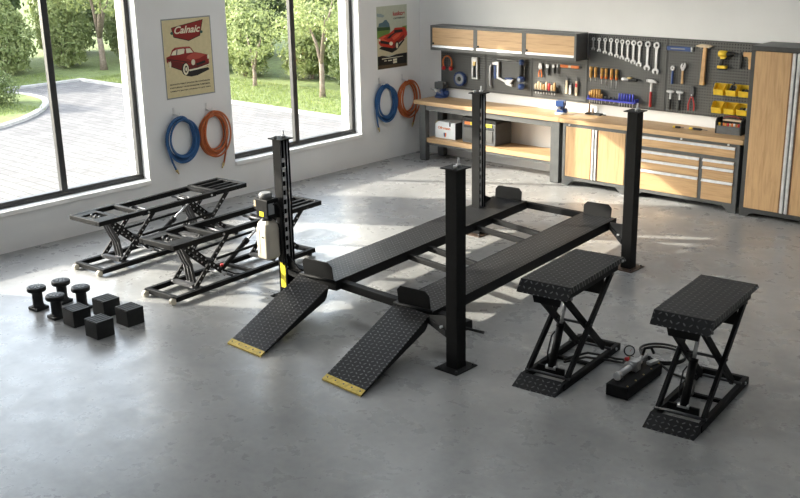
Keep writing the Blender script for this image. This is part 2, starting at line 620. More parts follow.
for i in range(n - 1):
    ff.append((2 * n + i, 2 * n + i + 1, 3 * n + i + 1, 3 * n + i))
    ff.append((n + i, n + i + 1, 3 * n + i + 1, 3 * n + i))
    ff.append((i, i + 1, 2 * n + i + 1, 2 * n + i))
kk.add(vv, ff)
structure('island_kerb', kk, 'kerbstone')

rng = np.random.default_rng(7)
def leaf_mesh(name, blobs, mat, parent, loc=None):
    """blobs: (centre, radii, leaf count, leaf length) -> one crown of individual leaves"""
    V = []
    for c, r, cnt, size in blobs:
        d = rng.normal(size=(cnt, 3))
        d /= np.linalg.norm(d, axis=1)[:, None]
        rad = rng.uniform(0.55, 1.04, size=(cnt, 1)) ** 0.6
        # lumpy outline
        lump = 1 + 0.16 * np.sin(d[:, :1] * 7 + c[0] * 3) * np.cos(d[:, 1:2] * 6 + c[1]) + 0.12 * np.sin(d[:, 2:3] * 9 + c[0])
        p = np.array(c) + d * rad * lump * np.array(r)
        nn = d + rng.normal(scale=0.75, size=(cnt, 3)) + np.array([0, 0, 0.35])
        nn /= np.linalg.norm(nn, axis=1)[:, None]
        t = rng.normal(size=(cnt, 3))
        t -= nn * (t * nn).sum(1)[:, None]
        t /= np.linalg.norm(t, axis=1)[:, None]
        b2 = np.cross(nn, t)
        L = size * rng.uniform(0.7, 1.35, size=(cnt, 1))
        V.append(np.stack([p - t * L * 0.5, p + b2 * L * 0.26, p + t * L * 0.5, p - b2 * L * 0.26], 1).reshape(-1, 3))
    V = np.concatenate(V)
    nq = len(V) // 4
    me = bpy.data.meshes.new(name)
    me.vertices.add(len(V))
    me.vertices.foreach_set('co', V.astype(np.float32).ravel())
    me.loops.add(nq * 4)
    me.loops.foreach_set('vertex_index', np.arange(nq * 4, dtype=np.int32))
    me.polygons.add(nq)
    me.polygons.foreach_set('loop_start', np.arange(0, nq * 4, 4, dtype=np.int32))
    me.polygons.foreach_set('loop_total', np.full(nq, 4, dtype=np.int32))
    me.materials.append(M[mat])
    me.update(calc_edges=True)
    me.validate()
    o = bpy.data.objects.new(name, me)
    COL.objects.link(o)
    if parent is not None:
        o.parent = parent
    if loc is not None:
        o.location = loc
    return o

def shrub(x, y, r, h, mat, label, name='garden_shrub', dens=1.0, group=None, leaf=0.10):
    t = thing(name, label, 'shrub', (x, y, 0.0), 0, group)
    blobs = []
    k = 5
    cnt = int(430 * dens * r * h / 0.9)
    for i in range(k):
        an = 2 * PI * i / k + x
        blobs.append(((0.36 * r * math.cos(an), 0.36 * r * math.sin(an), h * (0.32 + 0.15 * (i % 3))), (r * 0.58, r * 0.58, h * 0.33), cnt, leaf))
    blobs.append(((0, 0, h * 0.72), (r * 0.55, r * 0.55, h * 0.30), cnt, leaf))
    leaf_mesh('foliage', blobs, mat, t)
    st = MB()
    for i in range(3):
        an = i * 2.1 + x
        st.tube([(0.03 * math.cos(an), 0.03 * math.sin(an), -0.03), (0.10 * math.cos(an), 0.10 * math.sin(an), h * 0.25), (0.3 * r * math.cos(an), 0.3 * r * math.sin(an), h * 0.6)], [0.03, 0.022, 0.01], 6)
    st.build('stem', 'bark', t)
    return t

def tree(x, y, h, fork, branches, crown, mat, label, tr=0.075, group=None, lean=0.0):
    t = thing('garden_tree', label, 'tree', (x, y, 0.0), 0, group)
    tk = MB()
    tk.tube([(0, 0, -0.04), (lean * 0.3, 0, fork * 0.35), (lean * 0.7, 0.01, fork * 0.7), (lean, 0, fork)], [tr * 1.45, tr * 1.05, tr, tr * 0.95], 10)
    tk.build('trunk', 'bark', t)
    for bx, by, bz in branches:
        bm = MB()
        bm.tube([(lean, 0, fork - 0.06), (lean + bx * 0.35, by * 0.35, fork + (bz - fork) * 0.45), (lean + bx * 0.8, by * 0.8, fork + (bz - fork) * 0.8), (lean + bx, by, bz)], [tr * 0.8, tr * 0.6, tr * 0.4, tr * 0.15], 8)
        bm.build('branch', 'bark', t)
    leaf_mesh('crown', crown, mat, t)
    return t

WB = 'wall of shrubs beyond the driveway'
# the three trees that stand in front of the shrubs
tree(-14.9, 3.0, 3.6, 0.95, [(0.75, -0.3, 2.2), (-0.7, 0.2, 2.3), (0.2, 0.5, 2.6), (0.35, -0.5, 2.7)],
     [((0.0, 0, 2.55), (1.0, 0.8, 0.7), 1500, 0.10), ((-0.75, -0.2, 2.0), (0.55, 0.5, 0.40), 450, 0.10), ((0.75, 0.0, 1.95), (0.55, 0.5, 0.40), 450, 0.10)],
     'leaf_light', 'slender tree with forked bare trunk seen through the large window nearer the scissor lifts', 0.085, lean=-0.08)
tree(-5.85, 3.15, 3.6, 0.85, [(0.5, -0.3, 1.9), (-0.55, 0.1, 1.8), (0.1, 0.35, 2.3)],
     [((0.1, 0.0, 2.2), (0.95, 0.75, 0.70), 1500, 0.09), ((-0.7, -0.2, 1.65), (0.5, 0.45, 0.35), 450, 0.09), ((0.75, 0.0, 1.6), (0.5, 0.45, 0.35), 400, 0.09)],
     'leaf_light', 'young tree with straight pale trunk on the lawn behind the window by the workbench', 0.058)
tree(-8.6, 3.4, 2.6, 0.45, [(0.35, 0.0, 1.3), (-0.35, 0.1, 1.3)],
     [((0, 0, 1.5), (0.85, 0.65, 0.95), 1700, 0.085)],
     'leaf_light', 'bushy young tree with short brown trunk and bright leaves beside the straight-trunked tree', 0.05)
# shrubs along the far edge of the lawn
for i, (x, y, r, h, mt_) in enumerate([
        (-2.9, 5.0, 0.85, 2.3, 'leaf_mid'), (-4.7, 4.9, 0.85, 2.0, 'leaf_light'), (-6.5, 5.1, 0.9, 2.4, 'leaf_mid'), (-8.4, 5.2, 0.85, 1.9, 'leaf_light'),
        (-10.3, 4.5, 0.85, 2.2, 'leaf_light'), (-12.1, 4.7, 0.9, 2.6, 'leaf_mid'), (-13.9, 5.2, 0.85, 2.4, 'leaf_dark'),
        (-16.0, 4.7, 0.95, 2.5, 'leaf_mid'), (-16.5, 2.7, 0.9, 2.3, 'leaf_light'), (-16.4, 0.8, 0.9, 2.1, 'leaf_light'),
        (-16.3, -1.1, 0.9, 2.4, 'leaf_mid'), (-16.3, -3.0, 0.9, 2.2, 'leaf_light')]):
    shrub(x, y, r, h, mt_, 'leafy green shrub in the dense border beyond the lawn', group=WB, dens=2.0)
for i in range(8):
    x = -20.0 + 3.05 * i
    shrub(x, 8.1 + 0.3 * math.sin(i * 2.3), 1.5, 4.0 + 0.4 * math.cos(i * 1.7), ('leaf_dark', 'leaf_mid')[i % 2],
          'tall dark shrub rising behind the dense border', name='tall_shrub', dens=1.2, group='tall shrubs behind the border', leaf=0.15)
for i in range(5):
    shrub(-19.6 - 0.3 * math.sin(i), 4.9 - 3.05 * i, 1.5, 4.2, ('leaf_mid', 'leaf_dark')[i % 2],
          'tall dark shrub rising behind the dense border', name='tall_shrub', dens=1.2, group='tall shrubs behind the border', leaf=0.15)
shrub(-17.7, 6.4, 1.1, 3.4, 'leaf_mid', 'tall dark shrub rising behind the dense border', name='tall_shrub', dens=1.6, group='tall shrubs behind the border', leaf=0.13)
shrub(-11.4, -2.55, 0.95, 1.25, 'leaf_mid', 'round clipped bush on the curved grass island in the driveway', name='round_bush', dens=3.0, leaf=0.07)

# grass blades on the lawns that show
gv, gf = [], []
def blades(x0, x1, y0, y1, cnt, z):
    P = rng.uniform([x0, y0], [x1, y1], size=(cnt, 2))
    for a, b2 in P:
        an = rng.uniform(0, 2 * PI)
        hh = rng.uniform(0.035, 0.085)
        w_ = 0.014
        k = len(gv)
        ox, oy = math.cos(an) * w_, math.sin(an) * w_
        gv.extend([(a - ox, b2 - oy, z), (a + ox, b2 + oy, z), (a + rng.uniform(-.03, .03), b2 + rng.uniform(-.03, .03), z + hh)])
        gf.append((k, k + 1, k + 2))
blades(-13.6, -2.5, 1.52, 4.0, 9000, 0.015)
blades(-15.6, -13.66, -4, 1.5, 2500, 0.015)
blades(-11.5, -9.6, -4.0, -1.9, 1500, 0.035)
gb = MB()
gb.add(gv, gf)
g = gb.build('grass', 'grassblade')
tag(g, 'short sunlit grass growing beside the driveway', 'grass', kind='stuff')

# ================================================================== workbench, cabinets
XR, ZR = (1, 0, 0), (0, 0, 1)          # reading axes of things on the back wall

# --- open workbench
t = thing('workbench', 'oak-topped workbench on grey steel legs with an open lower shelf', 'workbench', (1.85, -0.3, 0))
MB().box(0.38, 3.318, -0.62, -0.012, 0.955, 1.02).build('worktop', 'oaktop', t, world=True, bevel=0.005)
for x0, x1, y0, y1 in ((0.49, 0.62, -0.60, -0.49), (3.16, 3.318, -0.60, -0.49), (0.49, 0.62, -0.13, -0.02), (3.18, 3.31, -0.13, -0.02)):
    b_ = MB().box(x0, x1, y0, y1, 0.012, 0.955)
    lg = b_.build('leg', 'grayframe', t, world=True, bevel=0.004)
    MB().box(x0 + .01, x1 - .01, y0 + .01, y1 - .01, 0, 0.012).build('foot_pad', 'rubber', lg, world=False, loc=(-t.location.x, -t.location.y, 0))
ap = MB()
ap.box(0.62, 3.16, -0.585, -0.545, 0.865, 0.955)
ap.box(0.53, 0.58, -0.49, -0.13, 0.865, 0.955)
ap.box(3.22, 3.27, -0.49, -0.13, 0.865, 0.955)
ap.box(0.62, 3.18, -0.075, -0.035, 0.865, 0.955)
ap.build('apron', 'grayframe', t, world=True)
sh = MB()
sh.box(0.60, 3.20, -0.565, -0.04, 0.315, 0.392)
sh.build('shelf', 'oaktop', t, world=True, bevel=0.004)
sr = MB()
sr.box(0.62, 3.16, -0.54, -0.50, 0.27, 0.314)
sr.box(0.53, 0.58, -0.49, -0.13, 0.27, 0.314)
sr.box(3.22, 3.27, -0.49, -0.13, 0.27, 0.314)
sr.build('shelf_rail', 'grayframe', t, world=True)

# --- long worktop over the base units
w = MB().box(3.324, 6.245, -0.62, -0.012, 0.955, 1.02).build('long_worktop', 'oaktop', bevel=0.005)
tag(w, 'long oak worktop laid over the two-door cabinet and the drawer unit', 'worktop')

def carcass(t, x0, x1, y0, zb, zt, mat='grayframe', name='carcass'):
    c = MB()
    c.box(x0, x0 + 0.03, y0 + 0.03, -0.02, zb, zt)
    c.box(x1 - 0.03, x1, y0 + 0.03, -0.02, zb, zt)
    c.box(x0 + 0.03, x1 - 0.03, y0 + 0.03, -0.02, zb, zb + 0.03)
    c.box(x0 + 0.03, x1 - 0.03, y0 + 0.03, -0.02, zt - 0.03, zt)
    c.box(x0 + 0.03, x1 - 0.03, -0.05, -0.02, zb + 0.03, zt - 0.03)
    return c.build(name, mat, t, world=True)

def feet(t, x0, x1, y0, h, mat='grayframe'):
    for s, xa in ((1, x0), (-1, x1)):
        for ya in (y0 + 0.005, -0.10):
            c = MB()
            pl = [(0, 0), (0.10, 0), (0.14, 0.04), (0.20, h), (0, h)]
            if s > 0:
                c.prism(pl, (xa, ya + 0.04, 0.0), (1, 0, 0), (0, 0, 1), 0.04)
            else:
                c.prism(pl[::-1], (xa, ya + 0.04, 0.0), (-1, 0, 0), (0, 0, 1), -0.04)
            c.build('foot', mat, t, world=True)

# --- two-door base cabinet
X0, X1 = 3.385, 4.515
t = thing('base_cabinet', 'low grey cabinet with two oak doors under the long worktop', 'cabinet', (3.95, -0.3, 0))
carcass(t, X0, X1, -0.6, 0.09, 0.953)
MB().frame(X0, X1, 0.09, 0.953, -0.605, -0.57, 0.05).build('face_frame', 'grayframe', t, world=True, bevel=0.003)
feet(t, X0, X1, -0.6, 0.09)
def door(t, x0, x1, z0, z1, y, hx, mat='oakz', knob=None, hw=0.034):
    """oak door leaf with a full-height aluminium pull on the side hx"""
    d = MB().box(x0, x1, y, y + 0.022, z0, z1).build('door', mat, t, world=True, bevel=0.002)
    off = (-t.location.x, -t.location.y, -t.location.z)
    e0, e1 = (x1, x1 + 0.022) if hx > 0 else (x0 - 0.022, x0)
    MB().box(e0, e1, y + 0.002, y + 0.022, z0, z1).build('edge_strip', 'oakedge', d, loc=off)
    h0, h1 = (e1, e1 + hw) if hx > 0 else (e0 - hw, e0)
    hb = MB()
    hb.box(h0, h1, y - 0.012, y + 0.02, z0, z1)
    hb.build('handle', 'alu', d, loc=off, bevel=0.006)
    return d
door(t, 3.445, 3.885, 0.145, 0.905, -0.612, 1)
door(t, 4.015, 4.462, 0.145, 0.905, -0.612, -1)
lk = MB().cyl((3.50, -0.615, 0.932), (3.50, -0.60, 0.932), 0.013, 12)
lk.build('lock', 'alu', t, world=True)

# --- drawer unit
X0, X1 = 4.56, 6.195
t = thing('drawer_cabinet', 'wide grey tool cabinet with seven oak drawers under the long worktop', 'cabinet', (5.4, -0.3, 0))
carcass(t, X0, X1, -0.6, 0.09, 0.953)
ff_ = MB()
ff_.box(X0, X1, -0.605, -0.57, 0.915, 0.953)
ff_.box(X0, X1, -0.605, -0.57, 0.09, 0.135)
ff_.box(X0, X0 + 0.06, -0.605, -0.57, 0.135, 0.915)
ff_.box(X1 - 0.06, X1, -0.605, -0.57, 0.135, 0.915)
ff_.box(X0 + 0.06, X1 - 0.06, -0.605, -0.57, 0.712, 0.760)
ff_.box(5.628, 5.678, -0.605, -0.57, 0.135, 0.712)
ff_.build('face_frame', 'grayframe', t, world=True)
feet(t, X0, X1, -0.6, 0.09)
def drawer(x0, x1, z0, z1):
    d = MB().box(x0, x1, -0.612, -0.585, z0, z1).build('drawer', 'oakx', t, world=True, bevel=0.002)
    hb = MB()
    hb.prism([(0, 0), (0.022, 0.0), (0.022, 0.010), (0.0, 0.034)], (x1, -0.612, z1 - 0.036), (0, -1, 0), (0, 0, 1), x1 - x0)
    hb.build('handle', 'alu', d, loc=(-t.location.x, -t.location.y, 0))
drawer(4.622, 6.133, 0.764, 0.911)
for za, zb in ((0.588, 0.708), (0.440, 0.580), (0.139, 0.432)):
    drawer(4.622, 5.625, za, zb)
for za, zb in ((0.612, 0.708), (0.434, 0.604), (0.139, 0.426)):
    drawer(5.681, 6.133, za, zb)
for lx in (5.34, 6.034):
    MB().cyl((lx, -0.618, 0.937), (lx, -0.60, 0.937), 0.014, 12).build('lock', 'alu', t, world=True)

# --- tall cabinet
X0, X1 = 6.258, 7.55
t = thing('tall_cabinet', 'tall grey storage cabinet with oak doors and long aluminium pulls', 'cabinet', (6.88, -0.3, 0))
carcass(t, X0, X1, -0.62, 0.06, 2.27, 'grayframe_dark')
MB().frame(X0, X1, 0.06, 2.27, -0.625, -0.59, 0.058).build('face_frame', 'grayframe_dark', t, world=True, bevel=0.003)
feet(t, X0, X1, -0.62, 0.06, 'grayframe_dark')
door(t, 6.318, 6.790, 0.122, 2.205, -0.632, 1, hw=0.045)
door(t, 6.940, 7.488, 0.122, 2.205, -0.632, -1, hw=0.045)

# --- three wall cabinets
WCL = ('grey wall cabinet with an oak flap, the one by the poster corner', 'grey wall cabinet with an oak flap, the middle of the three',
       'grey wall cabinet with an oak flap, the one meeting the wrench board')
for i, (a, b2) in enumerate(((0.54, 1.488), (1.490, 2.448), (2.450, 3.41))):
    t = thing('wall_cabinet', WCL[i], 'cabinet', ((a + b2) / 2, -0.17, 1.845), 0, 'wall cabinets above the workbench')
    c = MB()
    zb, zt = 1.845, 2.25
    c.box(a, a + 0.025, -0.32, -0.035, zb, zt)
    c.box(b2 - 0.025, b2, -0.32, -0.035, zb, zt)
    c.box(a + 0.025, b2 - 0.025, -0.32, -0.035, zb, zb + 0.025)
    c.box(a + 0.025, b2 - 0.025, -0.32, -0.035, zt - 0.025, zt)
    c.box(a + 0.025, b2 - 0.025, -0.06, -0.035, zb + 0.025, zt - 0.025)
    c.build('carcass', 'grayframe', t, world=True)
    fm = MB()
    fm.box(a, b2, -0.35, -0.32, 2.213, zt)
    fm.box(a, b2, -0.35, -0.32, zb, 1.895)
    fm.box(a, a + 0.036, -0.35, -0.32, 1.895, 2.213)
    fm.box(b2 - 0.036, b2, -0.35, -0.32, 1.895, 2.213)
    fm.build('face_frame', 'grayframe', t, world=True)
    off = (-t.location.x, -t.location.y, -t.location.z)
    d = MB().box(a + 0.038, b2 - 0.038, -0.345, -0.325, 1.93, 2.211).build('door', 'oakx', t, world=True, bevel=0.002)
    hb = MB()
    hb.prism([(0, 0), (0.022, 0.0), (0.014, 0.030), (0.0, 0.038)], (b2 - 0.038, -0.338, 1.895), (0, -1, 0), (0, 0, 1), b2 - a - 0.076)
    hb.build('handle', 'alu', d, loc=off)
    MB().cyl((a + 0.06, -0.352, 1.955), (a + 0.06, -0.34, 1.955), 0.018, 12).build('lock', 'rubber', d, loc=off)

# --- perforated boards
PB = [(0.505, 1.462, 1.18, 1.843, 'charcoal perforated tool board holding the ear defenders'), (1.468, 2.392, 1.18, 1.843, 'charcoal perforated tool board holding the blue clamp'),
      (2.398, 3.418, 1.18, 1.843, 'charcoal perforated tool board holding the horizontal orange tool'), (3.424, 4.742, 1.18, 2.235, 'charcoal perforated tool board holding the row of wrenches'),
      (4.748, 6.25, 1.18, 2.235, 'charcoal perforated tool board holding hammers and yellow bins')]
for a, b2, z0, z1, lab in PB:
    t = thing('tool_board', lab, 'pegboard', ((a + b2) / 2, -0.012, z0), 0, 'perforated tool boards on the back wall')
    MB().box(a, b2, -0.030, -0.018, z0, z1).build('perforated_sheet', 'peg', t, world=True)
    fm = MB()
    fm.frame(a, b2, z0, z1, -0.034, -0.002, 0.014)
    fm.build('rim', 'grayframe_dark', t, world=True)
PY = -0.034      # front of the boards

# ================================================================== tools on the boards
def peg(t, x, z, l=0.03):
    MB().cyl((x, -0.001, z), (x, -l, z), 0.0035, 6).build('hook', 'steel', t)

def ring_poly(mb, cx, cz, ro, ri, y0, y1, n=18):
    v, f = [], []
    for y in (y0, y1):
        for r in (ro, ri):
            for i in range(n):
                an = 2 * PI * i / n
                v.append((cx + r * math.cos(an), y, cz + r * math.sin(an)))
    for i in range(n):
        j = (i + 1) % n
        f += [(i, j, n + j, n + i), (2 * n + i, 3 * n + i, 3 * n + j, 2 * n + j), (i, 2 * n + i, 2 * n + j, j), (n + i, n + j, 3 * n + j, 3 * n + i)]
    return mb.add(v, f)

ORD = ['first', 'second', 'third', 'fourth', 'fifth', 'sixth', 'seventh', 'eighth', 'ninth', 'tenth', 'eleventh']

# wrenches
WR = [(3.523, 2.184, 1.995), (3.625, 2.182, 1.973), (3.728, 2.186, 1.952), (3.828, 2.188, 1.93), (3.929, 2.182, 1.911), (4.018, 2.178, 1.887),
      (4.112, 2.175, 1.864), (4.209, 2.176, 1.836), (4.308, 2.172, 1.805), (4.441, 2.176, 1.762), (4.583, 2.172, 1.719)]
for i, (x, zt, zb) in enumerate(WR):
    L = zt - zb
    s = L / 0.45
    wd = 0.012 + 0.030 * s
    lab = ('smallest chrome wrench, at the wall cabinet end of the row' if i == 0 else
           'largest chrome wrench, last in the row and close to the blue level' if i == 10 else
           'chrome combination wrench, %s in the row counted from the wall cabinet' % ORD[i])
    t = thing('combination_wrench', lab, 'wrench', (x, PY, zb), 0, 'row of chrome wrenches')
    b = MB()
    R = 0.010 + 0.038 * s
    ring_poly(b, 0, L - R, R, R * 0.55, -0.032, -0.012)
    b.prism([(-wd * .40, R * 1.6), (wd * .40, R * 1.6), (wd * .46, L - R * 1.8), (-wd * .46, L - R * 1.8)], (0, -0.014, 0), XR, ZR, 0.014)
    J = R * 1.12
    b.prism([(-wd * .4, R * 1.7), (-J * .95, R * 1.1), (-J * 1.05, R * .45), (-J * .55, -R * .05), (-J * .36, R * .12), (-J * .40, R * .75), (0, R * 1.0),
             (J * .40, R * .75), (J * .42, R * .05), (J * .6, -R * .16), (J * 1.0, R * .4), (J * .95, R * 1.1), (wd * .4, R * 1.7)][::-1], (0, -0.012, 0), XR, ZR, 0.018)
    b.build('wrench_body', 'steel', t)
    peg(t, 0, L - R * 1.45, 0.045)

# screwdrivers hanging under the wrenches
SD = [(3.503, 1.746, 1.590, 1.523, 'amber'), (3.587, 1.746, 1.596, 1.535, 'amber'), (3.694, 1.739, 1.586, 1.497, 'orange'), (3.770, 1.741, 1.590, 1.479, 'orange'),
      (3.863, 1.738, 1.586, 1.444, 'orange'), (3.949, 1.735, 1.587, 1.447, 'orange')]
for i, (x, zt, zm, zb, colr) in enumerate(SD):
    t = thing('screwdriver', 'amber-handled screwdriver hanging below the wrenches, %s from the wall cabinet' % ORD[i], 'screwdriver', (x, PY, zb), 0, 'amber screwdrivers under the wrenches')
    h = zt - zm
    hm = MB().lathe([(0.010, 0.0), (0.020, 0.012), (0.023, h * .35), (0.021, h * .62), (0.025, h * .8), (0.022, h * .95), (0.012, h)], (0, -0.030, zm - zb), ZR, 14)
    hd = hm.build('handle', 'amber', t)
    cl = MB().lathe([(0.013, -0.012), (0.021, 0.0), (0.0225, 0.022), (0.02, 0.03)], (0, -0.030, zm - zb), ZR, 14)
    cl.build('collar', colr, hd)
    MB().cyl((0, -0.030, 0), (0, -0.030, zm - zb), 0.0055, 8).build('shaft', 'steel', t)
    hk = MB()
    hk.tube([(-0.024, -0.0, h * .5 + zm - zb), (-0.026, -0.034, h * .5 + zm - zb), (0, -0.056, h * .5 + zm - zb), (0.026, -0.034, h * .5 + zm - zb), (0.024, 0, h * .5 + zm - zb)], 0.003, 6)
    hk.build('hook', 'darksteel', t)

# small torch-like tool lying across
t = thing('hand_torch', 'small chrome and black torch clipped across the board beside the amber screwdrivers', 'torch', (4.17, PY, 1.60))
MB().lathe([(0.017, -0.125), (0.026, -0.12), (0.026, -0.08), (0.018, -0.06), (0.018, -0.01)], (0, -0.034, 0.0), XR, 16).build('head', 'alu', t)
MB().lathe([(0.021, -0.01), (0.022, 0.0), (0.022, 0.12), (0.017, 0.13)], (0, -0.034, 0.0), XR, 16).build('body', 'rubber', t)
MB().box(-0.03, 0.03, -0.05, 0.0, 0.018, 0.034).build('clip', 'brass', t)

# red claw hammer
def hammer(x, z0, z1, hw, hh, grip, neck, lab, split, claw=False, headmat='steel', grp=None):
    t = thing('hammer', lab, 'hammer', (x, PY, z0), 0, grp)
    H = z1 - z0
    b = MB()
    b.box(-hw * .45, hw * .30, -0.046, -0.016, H - hh, H - hh * .25)
    b.cyl((-hw * .45, -0.031, H - hh * .62), (-hw * .62, -0.031, H - hh * .62), hh * .42, 12)
    if claw:
        b.prism([(hw * .25, H - hh), (hw * .7, H - hh * 1.15), (hw * .85, H - hh * 1.05), (hw * .6, H - hh * .55), (hw * .3, H - hh * .25)], (0, -0.018, 0), XR, ZR, 0.026)
    else:
        b.prism([(hw * .28, H - hh), (hw * .62, H - hh * .75), (hw * .62, H - hh * .55), (hw * .28, H - hh * .25)], (0, -0.018, 0), XR, ZR, 0.026)
    b.build('head', headmat, t, bevel=0.003)
    n_ = MB().box(-0.013, 0.013, -0.042, -0.020, H * split, H - hh * .2)
    n_.build('neck', neck, t, bevel=0.003)
    g = MB().lathe([(0.016, 0), (0.021, 0.01), (0.017, H * split * .5), (0.019, H * split * .9), (0.014, H * split + .01)], (0, -0.031, 0), ZR, 14)
    g.build('handle', grip, t)
    peg(t, -0.03, H - hh * 1.1, 0.05)
    peg(t, 0.03, H - hh * 1.1, 0.05)
hammer(4.532, 1.232, 1.645, 0.115, 0.055, 'red', 'alu', 'claw hammer with a red grip and bright steel head', 0.52, True)
hammer(4.848, 1.226, 1.512, 0.095, 0.042, 'rubber', 'steel', 'small hammer with black grip, the one closer to the red claw hammer', 0.5, grp='small black-gripped hammers')
hammer(4.995, 1.226, 1.514, 0.090, 0.042, 'rubber', 'steel', 'small hammer with black grip, the one closer to the red pliers', 0.5, grp='small black-gripped hammers')

# blue rail with small drivers
t = thing('tool_rail', 'long blue plastic rail fixed across the board below the amber screwdrivers', 'tool rack', (3.912, PY, 1.262))
r_ = MB()
r_.box(-0.41, 0.41, -0.125, -0.08, 0.0, 0.022)
r_.box(-0.41, 0.41, -0.08, 0.0, 0.006, 0.016)
r_.build('rail', 'blueviolet', t, bevel=0.003)
for sx in (-0.40, 0.40):
    MB().box(sx - 0.008, sx + 0.008, -0.10, 0, 0.022, 0.06).build('end_bracket', 'blueviolet', t)
RO = [(3.520, .10), (3.557, .125), (3.600, .135), (3.643, .14), (3.686, .14), (3.726, .075)]
for i, (x, h) in enumerate(RO):
    t = thing('rail_driver', 'short amber-handled driver standing in the blue rail, %s from its wall cabinet end' % ORD[i], 'screwdriver', (x, PY - 0.06, 1.200), 0, 'amber drivers in the blue rail')
    MB().lathe([(0.008, 0.08), (0.017, 0.085), (0.019, 0.08 + h * .5), (0.018, 0.08 + h * .9), (0.01, 0.08 + h)], n=12).build('handle', 'amber', t)
    MB().cyl((0, 0, 0), (0, 0, 0.085), 0.005, 8).build('shaft', 'steel', t)
for i in range(3):
    t = thing('rail_driver', 'stubby dark driver in the middle of the blue rail, %s after the amber ones' % ORD[i], 'screwdriver', (3.79 + 0.075 * i, PY - 0.06, 1.228), 0, 'stubby dark drivers in the blue rail')
    MB().lathe([(0.008, 0.05), (0.016, 0.055), (0.016, 0.085), (0.01, 0.10)], n=10).build('handle', 'darksteel', t)
    MB().cyl((0, 0, 0), (0, 0, 0.055), 0.005, 8).build('shaft', 'steel', t)
for i, x in enumerate((4.03, 4.075, 4.118, 4.162, 4.21, 4.258)):
    t = thing('rail_driver', 'slim blue-handled driver standing in the blue rail, %s of the blue row' % ORD[i], 'screwdriver', (x, PY - 0.06, 1.185), 0, 'blue drivers in the blue rail')
    MB().lathe([(0.007, 0.095), (0.014, 0.10), (0.0155, 0.15), (0.014, 0.20), (0.008, 0.21)], n=12).build('handle', 'blueviolet', t)
    MB().cyl((0, 0, 0), (0, 0, 0.10), 0.0045, 8).build('shaft', 'steel', t)

# blue spirit level
t = thing('spirit_level', 'short blue spirit level clipped flat to the board beside the largest wrench', 'level', (4.932, PY, 2.098))
MB().box(-0.185, 0.185, -0.035, 0.0, -0.030, 0.030).build('body', 'blue', t, bevel=0.006)
for sx in (-1, 1):
    MB().box(sx * 0.20 - 0.014, sx * 0.20 + 0.014, -0.036, 0.0, -0.030, 0.030).build('end_cap', 'grayplastic' if sx < 0 else 'alu', t, bevel=0.004)
MB().box(-0.12, 0.10, -0.0365, -0.034, -0.008, 0.008).build('printed_strip', 'postergrey', t)

# wrenches with coloured handles
t = thing('ratchet', 'ratchet with a steel head and a bright blue handle', 'ratchet', (4.858, PY, 1.596))
MB().lathe([(0.017, 0), (0.019, 0.01), (0.017, 0.16), (0.012, 0.19)], (0, -0.025, 0), ZR, 14).build('handle', 'blue', t)
b = MB()
ring_poly(b, 0, 0.225, 0.034, 0.014, -0.038, -0.012)
b.box(-0.010, 0.010, -0.033, -0.017, 0.185, 0.20)
b.build('head', 'steel', t)
peg(t, 0, 0.225, 0.05)
t = thing('adjustable_wrench', 'adjustable wrench with a steel head and an orange-brown handle', 'wrench', (5.014, PY, 1.606))
MB().prism([(-0.017, 0), (0.017, 0), (0.013, 0.2), (-0.013, 0.2)], (0, -0.014, 0), XR, ZR, 0.022).build('handle', 'woodhandle', t, bevel=0.005)
b = MB()
b.prism([(-0.013, 0.19), (0.013, 0.19), (0.040, 0.235), (0.044, 0.27), (0.026, 0.302), (0.012, 0.27), (0.004, 0.235), (-0.012, 0.25), (-0.006, 0.29), (-0.026, 0.278), (-0.036, 0.24)], (0, -0.014, 0), XR, ZR, 0.024)
b.build('head', 'steel', t)
peg(t, 0.02, 0.23, 0.05)

# big wooden mallet-like hammer
t = thing('wooden_mallet', 'big wooden mallet with a long tapering handle and slim crosswise head', 'mallet', (5.325, PY, 1.617))
MB().prism([(-0.038, 0), (0.032, 0), (0.034, 0.25), (0.042, 0.545), (-0.012, 0.545), (-0.026, 0.25)], (0, -0.014, 0), XR, ZR, 0.034).build('handle', 'woodhandle', t, bevel=0.008, seg=2)
b = MB()
b.prism([(-0.115, 0.548), (-0.125, 0.535), (-0.05, 0.520), (0.07, 0.520), (0.128, 0.540), (0.125, 0.553), (0.06, 0.562), (-0.05, 0.566)], (0, -0.008, 0), XR, ZR, 0.05)
b.build('head', 'beige', t, bevel=0.006)
peg(t, -0.05, 0.512, 0.06)
peg(t, 0.075, 0.512, 0.06)

# cordless drill
t = thing('cordless_drill', 'yellow and black cordless drill hanging on the board', 'drill', (5.60, PY, 1.84))
b = MB()
b.lathe([(0.02, -0.085), (0.043, -0.075), (0.050, -0.04), (0.050, 0.045), (0.040, 0.06)], (0, -0.055, 0.235), XR, 18)
b.prism([(-0.035, 0.16), (0.03, 0.16), (0.055, 0.20), (-0.05, 0.205)], (0, -0.03, 0), XR, ZR, 0.05)
b.build('body', 'yellow', t)
MB().lathe([(0.030, 0.06), (0.034, 0.07), (0.033, 0.12), (0.022, 0.15), (0.012, 0.185)], (0, -0.055, 0.235), XR, 16).build('chuck', 'rubber', t)
MB().prism([(-0.065, 0.05), (-0.01, 0.05), (0.028, 0.175), (-0.03, 0.175)], (0, -0.035, 0), XR, ZR, 0.042).build('grip', 'rubber', t, bevel=0.008)
MB().box(-0.082, 0.068, -0.09, -0.015, 0.012, 0.058).build('battery', 'yellow', t, bevel=0.010, seg=2)
MB().box(-0.072, 0.058, -0.086, -0.018, -0.004, 0.012).build('battery_foot', 'rubber', t, bevel=0.004)
MB().box(0.014, 0.034, -0.062, -0.045, 0.135, 0.165).build('trigger', 'grayplastic', t)
peg(t, 0, 0.18, 0.03)
t.scale = (0.86, 0.9, 0.9)
t.location.x += 0.02
t.location.z += 0.02

